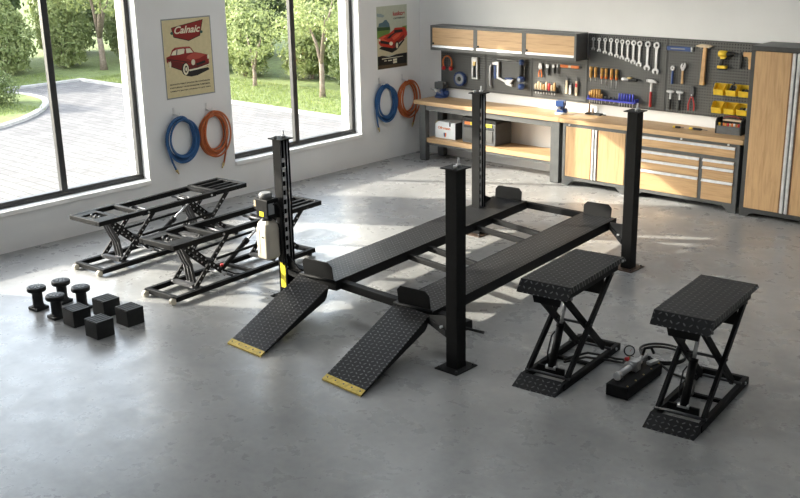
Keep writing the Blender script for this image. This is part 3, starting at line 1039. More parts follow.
# wooden clamp
t = thing('bar_clamp', 'black bar clamp with a bent wooden arm next to the tall cabinet', 'clamp', (5.935, PY, 1.885))
MB().box(-0.080, -0.050, -0.035, -0.012, 0.0, 0.225).build('bar', 'rubber', t, bevel=0.003)
MB().prism([(-0.035, 0.228), (-0.035, 0.165), (0.028, 0.165), (0.040, 0.14), (0.050, 0.0), (0.092, 0.0), (0.090, 0.228)], (0, -0.012, 0), XR, ZR, 0.03).build('arm', 'woodhandle', t, bevel=0.005)
MB().box(-0.058, -0.030, -0.036, -0.011, 0.19, 0.222).build('bracket', 'darksteel', t)
peg(t, 0.02, 0.165, 0.03)

# red pliers
def pliers(x, z0, L, spread, grip, lab, jaw='darksteel', cat='pliers', grp=None):
    t = thing('pliers', lab, cat, (x, PY, z0), 0, grp)
    for s in (-1, 1):
        g = MB()
        g.tube([(s * spread * .9, -0.022, 0.0), (s * spread, -0.022, L * .22), (s * spread * .65, -0.022, L * .42), (s * 0.008, -0.022, L * .60)], [0.010, 0.0115, 0.010, 0.008], 8)
        g.build('handle', grip, t)
    b = MB()
    b.prism([(-0.02, L * .58), (0.02, L * .58), (0.036, L * .70), (0.022, L), (0.003, L), (0.001, L * .76), (-0.001, L * .76), (-0.003, L), (-0.022, L), (-0.036, L * .70)], (0, -0.012, 0), XR, ZR, 0.02)
    b.build('jaw', jaw, t)
    MB().cyl((0, -0.036, L * .65), (0, -0.010, L * .65), 0.010, 10).build('rivet', 'steel', t)
    peg(t, 0, L * .54, 0.04)
pliers(5.175, 1.24, 0.345, 0.046, 'red', 'pliers with long red handles hanging below the board centre')

# yellow stacking bins
def bin_box(x0, x1, z0, z1, lab):
    w, h, d = x1 - x0, z1 - z0, 0.13
    t = thing('storage_bin', lab, 'bin', ((x0 + x1) / 2, PY, z0), 0, 'yellow storage bins')
    a, T_ = w / 2, 0.006
    af = a * 0.80
    def shell(outer):
        k = 0 if outer else T_
        hb = h
        return [(-a + k, -0.004 - k, 0 if outer else T_), (a - k, -0.004 - k, 0 if outer else T_), (af - k, -d + k, 0 if outer else T_), (-af + k, -d + k, 0 if outer else T_),
                (-a + k, -0.004 - k, hb), (a - k, -0.004 - k, hb), (a - k - 0.004, -d * 0.52, hb), (af - k, -d - 0.016 + k, h * 0.48), (-af + k, -d - 0.016 + k, h * 0.48), (-a + k + 0.004, -d * 0.52, hb)]
    O, I = shell(True), shell(False)
    n0 = 10
    fo = [(3, 2, 1, 0), (0, 1, 5, 4), (2, 3, 8, 7), (1, 2, 7, 6, 5), (3, 0, 4, 9, 8)]
    rim = [4, 5, 6, 7, 8, 9]
    fs_ = fo + [tuple(n0 + i for i in q[::-1]) for q in fo]
    for i in range(6):
        p, q = rim[i], rim[(i + 1) % 6]
        fs_.append((p, q, n0 + q, n0 + p))
    MB().add(O + I, fs_).build('tray', 'yellow', t)
    lip = MB()
    lip.bar((-af, -d - .018, h * .48), (af, -d - .018, h * .48), 0.014, 0.018)
    lip.build('lip', 'yellow', t, bevel=0.004)
    cardh = MB()
    cardh.box(-af * .55, af * .55, -d - 0.011, -d - 0.005, h * 0.12, h * 0.30)
    cardh.build('card_slot', 'yellow', t)
    return t
BX1, BX2 = (5.530, 5.713, 5.896, 6.079), (5.518, 5.703, 5.888, 6.073)
BN = (('upper yellow bin nearest the wooden mallet, empty', 'upper yellow bin in the middle, heaped with black fittings', 'upper yellow bin beside the tall cabinet, with dark fittings'),
      ('lower yellow bin nearest the red pliers, empty', 'lower yellow bin in the middle, empty', 'lower yellow bin beside the tall cabinet, with small dark parts'))
for r, (xs, z0) in enumerate(((BX1, 1.515), (BX2, 1.262))):
    for i in range(3):
        bin_box(xs[i] + 0.003, xs[i + 1] - 0.003, z0, z0 + 0.15, BN[r][i])
def fittings(x, z, spots, mats, lab):
    for k, (dx, dy, dz) in enumerate(spots):
        ob = MB()
        an = 0.9 * k
        ob.lathe([(0.010, 0.0), (0.017, 0.003), (0.017, 0.022), (0.011, 0.026), (0.011, 0.044)], n=10)
        ob = ob.build('pipe_fitting', mats[k % len(mats)], None, loc=(x + dx, PY - 0.045 + dy, z + dz), rot=(0.0, 0.0, an))
        tag(ob, lab, 'fitting', lab)
G2 = [(-0.042, 0.012, 0.008), (0.0, 0.012, 0.008), (0.042, 0.012, 0.008), (-0.042, -0.028, 0.008), (0.0, -0.028, 0.008), (0.042, -0.028, 0.008)]
G3 = [(p[0], p[1], p[2] + 0.0445) for p in G2] + [(p[0] * 0.55, p[1], p[2] + 0.089) for p in (G2[0], G2[2], G2[3], G2[5])] + [(0.0, -0.008, 0.142)]
fittings(5.8045, 1.515, G2 + G3, ('rubber', 'darksteel', 'rubber', 'steel', 'darksteel'), 'pipe fitting heaped in the middle upper yellow bin')
fittings(5.9875, 1.515, G2 + G3[:6], ('rubber', 'darksteel', 'rubber'), 'dark pipe fitting in the upper yellow bin by the cabinet')
fittings(5.9805, 1.262, G2 + G3[:6], ('darksteel', 'rubber', 'steel'), 'small dark part in the lower yellow bin by the cabinet')

# ---------------------------------------------------------------- tools on the three low boards
t = thing('ear_defenders', 'orange ear defenders hanging under the wall cabinet end', 'ear defenders', (0.680, PY, 1.475))
b = MB()
b.tube([(-0.085, -0.045, 0.07)] + [(0.098 * math.cos(a), -0.045, 0.135 + 0.115 * math.sin(a)) for a in np.linspace(PI, 0, 14)] + [(0.085, -0.045, 0.07)], 0.013, 8)
b.build('headband', 'orange', t)
for s in (-1, 1):
    MB().lathe([(0.02, -0.022), (0.034, -0.018), (0.038, 0.0), (0.034, 0.018)], (s * 0.078, -0.05, 0.045), (s, 0, 0.25), 16).build('ear_cup', 'red', t)
peg(t, 0, 0.235, 0.06)
t = thing('grinding_disc', 'round grinding disc with a blue toothed rim and pale hub', 'disc', (0.942, PY, 1.358))
b = MB()
for i in range(18):
    an = 2 * PI * i / 18
    b.T = Matrix.Translation((0, -0.03, 0)) @ Matrix.Rotation(an, 4, 'Y')
    b.box(0.088, 0.120, -0.028, 0.028, -0.012, 0.012)
b.T = Matrix.Identity(4)
ring_poly(b, 0, 0, 0.098, 0.092, -0.058, -0.002, 28)
b.build('rim', 'blue', t)
b = MB()
ring_poly(b, 0, 0, 0.094, 0.042, -0.055, -0.006, 28)
b.build('hub', 'postergrey', t)
b = MB().cyl((0, -0.001, 0), (0, -0.04, 0), 0.043, 20)
b.build('core', 'rubber', t)
t = thing('caulking_gun', 'upright aluminium caulking gun body with an open slot', 'caulking gun', (1.258, PY, 1.378))
b = MB()
b.frame(-0.06, 0.06, 0.0, 0.36, -0.04, -0.004, 0.026)
b.build('frame', 'alu', t, bevel=0.004)
MB().box(-0.058, 0.058, -0.05, -0.004, 0.29, 0.345).build('head', 'steel', t, bevel=0.004)
MB().box(-0.030, 0.018, -0.048, -0.006, 0.22, 0.30).build('collar', 'brass', t, bevel=0.003)
MB().cyl((0.012, -0.022, 0.026), (0.012, -0.022, 0.23), 0.009, 10).build('rod', 'darksteel', t)
t = thing('curved_crowbar', 'short curved steel pry bar hanging beside the blue clamp', 'pry bar', (1.585, PY, 1.26))
b = MB()
b.tube([(0.025, -0.02, 0.0), (-0.005, -0.025, 0.05), (-0.015, -0.025, 0.2), (-0.008, -0.025, 0.34), (0.012, -0.025, 0.385)], [0.012, 0.017, 0.018, 0.017, 0.012], 8)
b.build('bar', 'alu', t)
peg(t, 0.01, 0.36, 0.045)
t = thing('blue_clamp', 'large bent steel clamp with a blue pad and pivoting jaw', 'clamp', (1.70, PY, 1.31))
MB().prism([(-0.075, 0.37), (-0.07, 0.335), (0.02, 0.335), (0.02, 0.12), (0.06, 0.12), (0.06, 0.395)], (0, -0.014, 0), XR, ZR, 0.03).build('bracket', 'alu', t, bevel=0.004)
MB().box(-0.035, 0.012, -0.05, -0.006, 0.11, 0.33).build('pad', 'blue', t, bevel=0.006)
b = MB()
b.bar((0.03, -0.03, 0.135), (0.22, -0.03, 0.075), 0.03, 0.036)
b.build('arm', 'alu', t, bevel=0.004)
b = MB()
b.prism([(0.17, 0.09), (0.21, 0.03), (0.33, 0.005), (0.335, 0.04), (0.30, 0.06), (0.365, 0.13), (0.25, 0.125)], (0, -0.012, 0), XR, ZR, 0.035)
b.build('jaw', 'steel', t, bevel=0.003)
MB().box(0.19, 0.34, -0.05, -0.010, 0.118, 0.145).build('jaw_cap', 'blue', t, bevel=0.004)
t = thing('steel_rod', 'thin steel rod lying level above the blue clamp', 'rod', (1.91, PY, 1.735))
MB().cyl((-0.275, -0.022, 0), (0.27, -0.022, 0), 0.007, 8).build('rod', 'alu', t)
for sx in (-0.2, 0.2):
    MB().box(sx - .012, sx + .012, -0.03, 0.0, -0.016, -0.006).build('clip', 'darksteel', t)
t = thing('grease_gun', 'upright black tube tool with three blue rounded collars', 'grease gun', (2.232, PY - 0.012, 1.31))
MB().lathe([(0.030, 0.17), (0.034, 0.18), (0.034, 0.37), (0.030, 0.38)], (0, -0.045, 0), ZR, 18).build('tube', 'rubber', t)
for zc, rr_ in ((0.03, 0.055), (0.148, 0.065), (0.415, 0.045)):
    MB().lathe([(rr_ * .55, -0.045), (rr_ * .9, -0.025), (rr_, 0.0), (rr_ * .9, 0.025), (rr_ * .55, 0.045)], (0, -0.055 if rr_ > .06 else -0.05, zc), ZR, 18).build('collar', 'blue', t)
MB().box(-0.018, 0.022, -0.124, -0.112, 0.125, 0.17).build('sticker', 'postergrey', t)
peg(t, 0, 0.27, 0.03)
pliers(2.570, 1.515, 0.215, 0.030, 'orange', 'pliers with orange handles on the third low board', 'steel')
t = thing('wire_stripper', 'dark-handled cutter hanging next to the orange pliers', 'cutter', (2.70, PY, 1.555), 0)
MB().box(-0.022, 0.022, -0.03, -0.008, 0.0, 0.11).build('handle', 'grayplastic', t, bevel=0.006)
MB().prism([(-0.03, 0.165), (-0.02, 0.11), (0.02, 0.11), (0.032, 0.165)], (0, -0.01, 0), XR, ZR, 0.018).build('jaw', 'steel', t)
t = thing('putty_knife', 'short dark scraper hanging between the cutter and the narrow file', 'scraper', (2.813, PY, 1.595))
MB().box(-0.03, 0.02, -0.032, -0.008, 0.0, 0.085).build('handle', 'grayplastic', t, bevel=0.006)
MB().box(-0.022, 0.016, -0.024, -0.016, 0.085, 0.13).build('blade', 'alu', t)
t = thing('narrow_file', 'narrow steel file with dark grip beside the horizontal orange tool', 'file', (2.884, PY, 1.595))
MB().box(-0.012, 0.012, -0.030, -0.010, 0.0, 0.09).build('handle', 'grayplastic', t, bevel=0.005)
MB().box(-0.010, 0.010, -0.024, -0.016, 0.09, 0.14).build('blade', 'alu', t)
t = thing('orange_scraper', 'long orange tool lying level on the third low board', 'scraper', (3.115, PY, 1.716))
MB().box(-0.17, -0.02, -0.035, -0.006, -0.022, 0.022).build('handle', 'orange', t, bevel=0.008)
MB().box(-0.02, 0.02, -0.032, -0.008, -0.016, 0.016).build('collar', 'beige', t)
MB().box(0.02, 0.17, -0.035, -0.006, -0.022, 0.022).build('grip', 'orange', t, bevel=0.008)
MB().box(0.17, 0.205, -0.028, -0.014, -0.010, 0.010).build('tip', 'rubber', t)
# rack of chisels
t = thing('chisel_rack', 'small black rack fixed low on the third board', 'tool rack', (2.695, PY, 1.295))
b = MB()
b.box(-0.225, 0.225, -0.085, 0.0, 0.0, 0.014)
b.box(-0.225, 0.225, -0.085, -0.077, 0.0, 0.028)
b.build('shelf', 'rubber', t)
CH = [(-0.19, 'beige'), (-0.14, 'beige'), (-0.09, 'beige'), (-0.04, 'woodhandle'), (0.015, 'beige'), (0.065, 'red'), (0.115, 'beige'), (0.165, 'woodhandle')]
for i, (dx, mt_) in enumerate(CH):
    t = thing('rack_chisel', ('red-handled chisel in the small black rack' if mt_ == 'red' else 'pale-handled chisel in the small black rack, %s from the clamp side' % ORD[i]), 'chisel', (2.695 + dx, PY - 0.043, 1.255), 0, 'chisels in the small rack')
    h = 0.10 + 0.02 * ((i * 5) % 3)
    MB().lathe([(0.009, 0.055), (0.016, 0.06), (0.020, 0.055 + h * .5), (0.021, 0.055 + h * .85), (0.012, 0.055 + h)], n=12).build('handle', mt_, t)
    MB().box(-0.008, 0.008, -0.003, 0.003, 0.0, 0.058).build('blade', 'steel', t)
for i, (x, z0, z1, mt_, tip, lab) in enumerate(((3.068, 1.298, 1.56, 'beige', 'rubber', 'pale-handled knife hanging upright, nearer the chisel rack'),
                                          (3.137, 1.288, 1.475, 'alu', 'alu', 'short grey knife hanging between two pale-handled knives'),
                                          (3.247, 1.281, 1.568, 'beige', 'red', 'pale-handled knife with a red patch, nearer the wrench board'))):
    t = thing('utility_knife', lab, 'knife', (x, PY, z0))
    H = z1 - z0
    h_ = MB().prism([(-0.022, 0), (0.020, 0), (0.024, H * .3), (0.018, H * .78), (-0.018, H * .78), (-0.02, H * .4)], (0, -0.010, 0), XR, ZR, 0.024).build('handle', mt_, t, bevel=0.005)
    MB().prism([(-0.014, H * .76), (0.014, H * .76), (0.014, H * .92), (-0.004, H)], (0, -0.016, 0), XR, ZR, 0.008).build('blade', 'darksteel', t)
    if tip == 'red':
        MB().box(-0.016, 0.020, -0.0365, -0.030, H * .45, H * .66).build('button', 'red', h_)
    peg(t, 0, H * .7, 0.03)

# ================================================================== things on the worktops and the shelf
def vise(x, y, z, s, lab, base_mat, dark=False):
    t = thing('bench_vise', lab, 'vise', (x, y, z), 0.15)
    bm = 'blue'
    MB().lathe([(0.10 * s, 0), (0.10 * s, 0.022 * s), (0.085 * s, 0.03 * s)], n=20).build('swivel_base', base_mat, t)
    b = MB()
    b.prism([(-0.07 * s, 0.03 * s), (0.07 * s, 0.03 * s), (0.05 * s, 0.10 * s), (0.06 * s, 0.13 * s), (-0.06 * s, 0.13 * s), (-0.05 * s, 0.10 * s)], (0, 0.05 * s, 0), XR, ZR, 0.10 * s)
    b.build('body', bm, t, bevel=0.006)
    for k, yy in enumerate((-0.055, 0.02)):
        j = MB().box(-0.075 * s, 0.075 * s, yy * s - 0.016 * s, yy * s + 0.025 * s, 0.13 * s, 0.225 * s).build('jaw', 'grayplastic' if dark else bm, t, bevel=0.008)
        MB().box(-0.07 * s, 0.07 * s, yy * s + (0.025 if k == 0 else -0.024) * s, yy * s + (0.033 if k == 0 else -0.016) * s, 0.19 * s, 0.222 * s).build('jaw_plate', 'steel', j)
    MB().cyl((0, -0.17 * s, 0.115 * s), (0, 0.09 * s, 0.115 * s), 0.017 * s, 12).build('screw', 'steel', t)
    MB().cyl((-0.085 * s, -0.155 * s, 0.14 * s), (0.085 * s, -0.155 * s, 0.09 * s), 0.008 * s, 8).build('handle', 'chrome', t)
    MB().lathe([(0.02 * s, -0.03 * s), (0.045 * s, -0.02 * s), (0.045 * s, 0.02 * s), (0.02 * s, 0.03 * s)], (0.075 * s, 0.02 * s, 0.055 * s), (1, 0, 0), 14).build('clamp_knob', 'blue', t)
    return t
vise(0.56, -0.10, 1.02, 1.18, 'dark blue bench vise at the poster end of the workbench', 'blue', True)
vise(3.14, -0.30, 1.02, 0.93, 'small blue bench vise on a white base near the worktop joint', 'whitebox')

t = thing('parts_tray', 'flat black tray with a stub handle on the long worktop', 'tray', (3.60, -0.07, 1.02), -0.06)
b = MB()
b.box(-0.15, 0.12, -0.045, 0.045, 0, 0.010)
for a in ((-0.15, 0.12, -0.045, -0.038), (-0.15, 0.12, 0.038, 0.045), (-0.15, -0.143, -0.038, 0.038), (0.113, 0.12, -0.038, 0.038)):
    b.box(a[0], a[1], a[2], a[3], 0.010, 0.026)
b.build('tray', 'rubber', t)
MB().bar((0.12, 0, 0.015), (0.20, 0, 0.015), 0.035, 0.014).build('handle', 'rubber', t, bevel=0.004)
for x, h, lab in ((3.50, 0.16, 'taller brown-handled brush standing upright in the black tray'), (3.565, 0.09, 'shorter brown-handled brush standing upright in the black tray')):
    t = thing('upright_brush', lab, 'brush', (x, -0.07, 1.031))
    MB().lathe([(0.017, 0), (0.019, 0.01), (0.014, h * .6), (0.010, h)], n=12).build('handle', plain('brown_handle', (0.20, 0.11, 0.06), 0.5), t)
    MB().cyl((0, 0, h), (0, 0, h + 0.02), 0.008, 10).build('ferrule', 'brass', t)
for x, y, L, rz, lab in ((5.13, -0.32, 0.15, 0.15, 'small yellow and black screwdriver lying alone on the long worktop'),
                         (5.42, -0.30, 0.26, 0.0, 'larger black and yellow screwdriver lying close to the grey tool caddy')):
    t = thing('loose_screwdriver', lab, 'screwdriver', (x, y, 1.02 + 0.016), rz)
    MB().lathe([(0.010, -L * .5), (0.016, -L * .46), (0.016, -L * .32), (0.012, -L * .28)], (0, 0, 0), XR, 12).build('pommel', 'yellow', t)
    MB().lathe([(0.012, -L * .28), (0.0155, -L * .2), (0.0155, L * .18), (0.009, L * .26)], (0, 0, 0), XR, 12).build('handle', 'rubber', t)
    MB().cyl((L * .24, 0, 0), (L * .56, 0, 0), 0.005, 8).build('shaft', 'darksteel', t)

# grey open tool caddy near the tall cabinet
t = thing('tool_caddy', 'grey tool caddy with black ends and a dark red handle, next to the tall cabinet', 'tool box', (5.885, -0.245, 1.02), 0.03)
w_, d_, h_ = 0.165, 0.10, 0.19
b = MB()
b.prism([(-d_, 0), (d_, 0), (d_, h_), (d_ - 0.02, h_), (d_ - 0.02, 0.10), (-d_ + 0.012, 0.10), (-d_ + 0.004, 0.112), (-d_, 0.112)], (-w_, 0, 0), (0, 1, 0), (0, 0, 1), 2 * w_)
b.build('body', plain('slate_plastic', (0.085, 0.09, 0.095), 0.5), t, bevel=0.006, seg=2)
for s in (-1, 1):
    MB().prism([(-d_ - 0.004, 0), (d_ + 0.004, 0), (d_ + 0.004, h_ + 0.005), (d_ - 0.02, h_ + 0.02), (-d_ + 0.03, h_ + 0.02), (-d_ - 0.004, h_ - 0.02)], (s * w_ - (0.0 if s > 0 else 0.024), 0, 0), (0, 1, 0), (0, 0, 1), 0.024).build('end_panel', 'rubber', t, bevel=0.008, seg=2)
b = MB()
b.tube([(-0.13, 0.03, h_), (-0.10, 0.03, h_ + 0.022), (-0.04, 0.03, h_ + 0.040), (0.04, 0.03, h_ + 0.040), (0.10, 0.03, h_ + 0.022), (0.13, 0.03, h_)], 0.013, 8)
b.build('handle', plain('dark_red_handle', (0.13, 0.02, 0.015), 0.4), t)
MB().box(-0.11, w_ - 0.002, -0.045, 0.05, h_ - 0.018, h_ + 0.002).build('tray', 'beige', t, bevel=0.004)
b = MB()
b.prism([(-0.045, 0.085), (-0.03, 0.045), (0.03, 0.045), (0.045, 0.085), (0.03, 0.075), (-0.03, 0.075)], (0.02, -d_ - 0.0, 0), XR, ZR, 0.003)
b.build('embossed_mark', 'grayframe', t)
cm = ('yellow', 'rubber', 'orange', 'amber', 'red', 'beige', 'orange', 'steel', 'amber', 'red')
for k in range(10):
    x = 5.885 - 0.138 + 0.0305 * k
    o = MB().lathe([(0.008, 0.0), (0.0135, 0.004), (0.0135, 0.044), (0.009, 0.050)], n=10).build('hand_tool', cm[k], None, loc=(x, -0.318 + 0.001 * k, 1.02 + 0.101))
    tag(o, 'coloured tool handle sticking up out of the grey tool caddy', 'hand tool', 'handles in the grey tool caddy')

# white box on the shelf
t = thing('white_case', 'white box with orange lettering and a small shield on the bench shelf', 'box', (0.925, -0.30, 0.392), -0.02)
b = MB()
b.prism([(-0.225, 0), (0.225, 0), (0.225, 0.285), (-0.155, 0.285), (-0.225, 0.235)], (0, 0.13, 0), XR, ZR, 0.27)
b.build('body', 'whitebox', t, bevel=0.006)
MB().box(0.2252, 0.232, -0.138, 0.128, 0.004, 0.28).build('side_panel', 'grayplastic', t)
MB().box(0.095, 0.125, -0.1455, -0.139, 0.215, 0.30).build('latch', 'rubber', t, bevel=0.003)
MB().prism([(-0.225, 0.237), (-0.157, 0.287), (-0.17, 0.295), (-0.235, 0.245)], (0, -0.10, 0), XR, ZR, 0.03).build('corner_guard', 'brass', t)
text_part('lettering', 'Ollemann', 'orange', t, (-0.155, -0.1415, 0.158), XR, ZR, 0.062, width=0.27, bold=0.002)
b = MB()
b.prism([(-0.03, 0.10), (0.0, 0.10), (0.0, 0.02), (-0.025, 0.045)], (0.0, -0.140, 0), XR, ZR, 0.0022)
b.cur = 1
b.prism([(0.0, 0.10), (0.03, 0.10), (0.025, 0.045), (0.0, 0.02)], (0.0, -0.140, 0), XR, ZR, 0.0022)
b.build('shield_mark', ['blue', 'orange'], t)

# dark crate on the shelf
t = thing('tool_crate', 'large grey lidded tool crate on the bench shelf behind a lift post', 'crate', (1.675, -0.27, 0.392), -0.02)
b = MB()
b.prism([(-0.345, 0.0), (0.345, 0.0), (0.352, 0.05), (0.352, 0.36), (-0.352, 0.36), (-0.352, 0.05)], (0, 0.21, 0), XR, ZR, 0.42)
b.build('body', 'grayplastic', t, bevel=0.012, seg=2)
MB().box(-0.36, 0.36, -0.20, 0.22, 0.36, 0.425).build('lid', 'rubber', t, bevel=0.01)
for xa in (-0.30, 0.03):
    MB().box(xa, xa + 0.27, -0.222, -0.20, 0.05, 0.25).build('front_panel', plain('grey_panel', (0.085, 0.083, 0.078), 0.5), t, bevel=0.006)
MB().box(-0.31, 0.31, -0.2215, -0.2, 0.265, 0.285).build('seam', 'rubber', t)
lb = MB()
for k, (xa, xb) in enumerate(((-0.29, -0.17), (-0.165, -0.06), (-0.05, 0.06), (0.065, 0.15), (0.155, 0.28))):
    lb.cur = k % 3
    lb.box(xa, xb, -0.2225, -0.21, 0.305, 0.355)
lb.build('printed_label', ['orange', 'label_yellow', 'pred'], t)

# ================================================================== posters and hoses on the left wall
YR = (0, 1, 0)      # reading direction on the left wall
def flat(mb, polys, mats, order):
    for k, (mname, pts) in enumerate(polys):
        mb.cur = order.index(mname)
        # counter-clockwise as seen from the room
        ar = sum(pts[i][0] * pts[(i + 1) % len(pts)][1] - pts[(i + 1) % len(pts)][0] * pts[i][1] for i in range(len(pts)))
        mb.prism(pts if ar > 0 else pts[::-1], (0.0058 + 0.0003 * k, 0, 0), YR, ZR, 0.0004)
P1=[('shadow', [(-0.357, -0.084), (-0.13, -0.176), (-0.065, -0.251), (0.017, -0.27), (0.128, -0.263), (0.344, -0.202), (0.322, -0.17), (-0.011, -0.189), (-0.114, -0.139), (-0.31, -0.089)]),('red', [(-0.374, 0.032), (-0.308, 0.05), (-0.293, 0.082), (-0.272, 0.123), (-0.222, 0.152), (-0.086, 0.153), (0.021, 0.148), (0.055, 0.121), (0.098, 0.064), (0.181, 0.046), (0.325, 0.008), (0.348, -0.019), (0.343, -0.073), (0.345, -0.123), (0.324, -0.146), (0.137, -0.165), (0.014, -0.177), (-0.015, -0.169), (-0.028, -0.109), (-0.06, -0.076), (-0.096, -0.077), (-0.117, -0.109), (-0.128, -0.161), (-0.31, -0.089), (-0.317, -0.04), (-0.345, -0.028), (-0.359, -0.055), (-0.374, -0.025)]),('redlight', [(0.097, 0.059), (0.181, 0.042), (0.288, 0.008), (0.174, -0.032), (0.027, -0.041), (-0.042, -0.01), (-0.015, 0.026)]),('redlight', [(-0.222, 0.147), (-0.086, 0.15), (0.015, 0.144), (0.02, 0.133), (-0.088, 0.137), (-0.216, 0.132)]),('reddark', [(-0.358, -0.003), (-0.142, -0.056), (-0.103, -0.08), (-0.121, -0.109), (-0.13, -0.156), (-0.304, -0.088), (-0.317, -0.04)]),('reddark', [(-0.022, -0.109), (0.094, -0.102), (0.122, -0.134), (0.329, -0.096), (0.339, -0.119), (0.318, -0.14), (0.137, -0.16), (-0.009, -0.167)]),('glass', [(-0.289, 0.062), (-0.256, 0.107), (-0.195, 0.125), (-0.077, 0.128), (-0.06, 0.117), (-0.077, 0.061), (-0.155, 0.051), (-0.285, 0.052)]),('glass', [(-0.041, 0.125), (0.031, 0.123), (0.079, 0.061), (-0.035, 0.062)]),('dark', [(-0.359, 0.012), (-0.14, -0.034), (0.025, -0.068), (0.024, -0.077), (-0.141, -0.045), (-0.36, 0.001)]),('dark', [(-0.195, 0.124), (-0.181, 0.125), (-0.197, 0.049), (-0.212, 0.048)]),('dark', [(0.107, -0.098), (0.269, -0.066), (0.285, -0.097), (0.128, -0.13)]),('glass', [(-0.015, -0.169), (0.137, -0.16), (0.326, -0.126), (0.352, -0.114), (0.344, -0.133), (0.142, -0.181), (0.001, -0.192)]),('dark', [(-0.012, -0.159), (-0.022, -0.197), (-0.042, -0.226), (-0.068, -0.241), (-0.096, -0.238), (-0.119, -0.218), (-0.133, -0.185), (-0.135, -0.146), (-0.126, -0.108), (-0.106, -0.079), (-0.079, -0.065), (-0.052, -0.068), (-0.029, -0.087), (-0.014, -0.12)]),('glass', [(-0.018, -0.163), (-0.026, -0.197), (-0.042, -0.224), (-0.063, -0.237), (-0.084, -0.234), (-0.102, -0.217), (-0.112, -0.188), (-0.113, -0.153), (-0.105, -0.12), (-0.09, -0.093), (-0.069, -0.08), (-0.048, -0.082), (-0.03, -0.1), (-0.02, -0.129)]),('dark', [(-0.037, -0.161), (-0.042, -0.183), (-0.051, -0.2), (-0.062, -0.208), (-0.074, -0.207), (-0.084, -0.196), (-0.089, -0.178), (-0.09, -0.156), (-0.085, -0.134), (-0.076, -0.118), (-0.065, -0.109), (-0.053, -0.11), (-0.043, -0.121), (-0.038, -0.139)]),('glass', [(-0.048, -0.16), (-0.051, -0.173), (-0.056, -0.182), (-0.062, -0.187), (-0.068, -0.187), (-0.073, -0.18), (-0.076, -0.17), (-0.077, -0.157), (-0.074, -0.145), (-0.069, -0.135), (-0.063, -0.13), (-0.057, -0.131), (-0.051, -0.137), (-0.048, -0.148)]),('glass', [(-0.307, -0.075), (-0.31, -0.095), (-0.316, -0.111), (-0.324, -0.12), (-0.331, -0.119), (-0.337, -0.109), (-0.339, -0.092), (-0.339, -0.071), (-0.335, -0.051), (-0.329, -0.035), (-0.322, -0.027), (-0.315, -0.027), (-0.309, -0.037), (-0.306, -0.054)]),('glass', [(0.099, -0.078), (0.094, -0.095), (0.084, -0.109), (0.07, -0.115), (0.055, -0.114), (0.043, -0.104), (0.035, -0.089), (0.034, -0.071), (0.039, -0.054), (0.049, -0.041), (0.063, -0.034), (0.077, -0.036), (0.09, -0.045), (0.097, -0.06)]),('glass', [(0.35, -0.024), (0.347, -0.038), (0.341, -0.048), (0.333, -0.054), (0.325, -0.053), (0.318, -0.046), (0.314, -0.035), (0.313, -0.021), (0.316, -0.007), (0.322, 0.003), (0.33, 0.008), (0.338, 0.007), (0.345, 0.001), (0.349, -0.011)]),('rim', [(-0.259, 0.424), (0.287, 0.502), (0.221, 0.281), (0.022, 0.223), (-0.228, 0.29)]),('red', [(-0.248, 0.417), (0.275, 0.493), (0.211, 0.29), (0.023, 0.234), (-0.217, 0.298)]),('teal', [(-0.227, 0.347), (-0.236, 0.333), (-0.255, 0.328), (-0.272, 0.336), (-0.278, 0.351), (-0.269, 0.365), (-0.251, 0.37), (-0.233, 0.362)]),('teal', [(0.271, 0.329), (0.262, 0.315), (0.242, 0.31), (0.224, 0.318), (0.218, 0.334), (0.227, 0.348), (0.246, 0.353), (0.264, 0.345)]),]
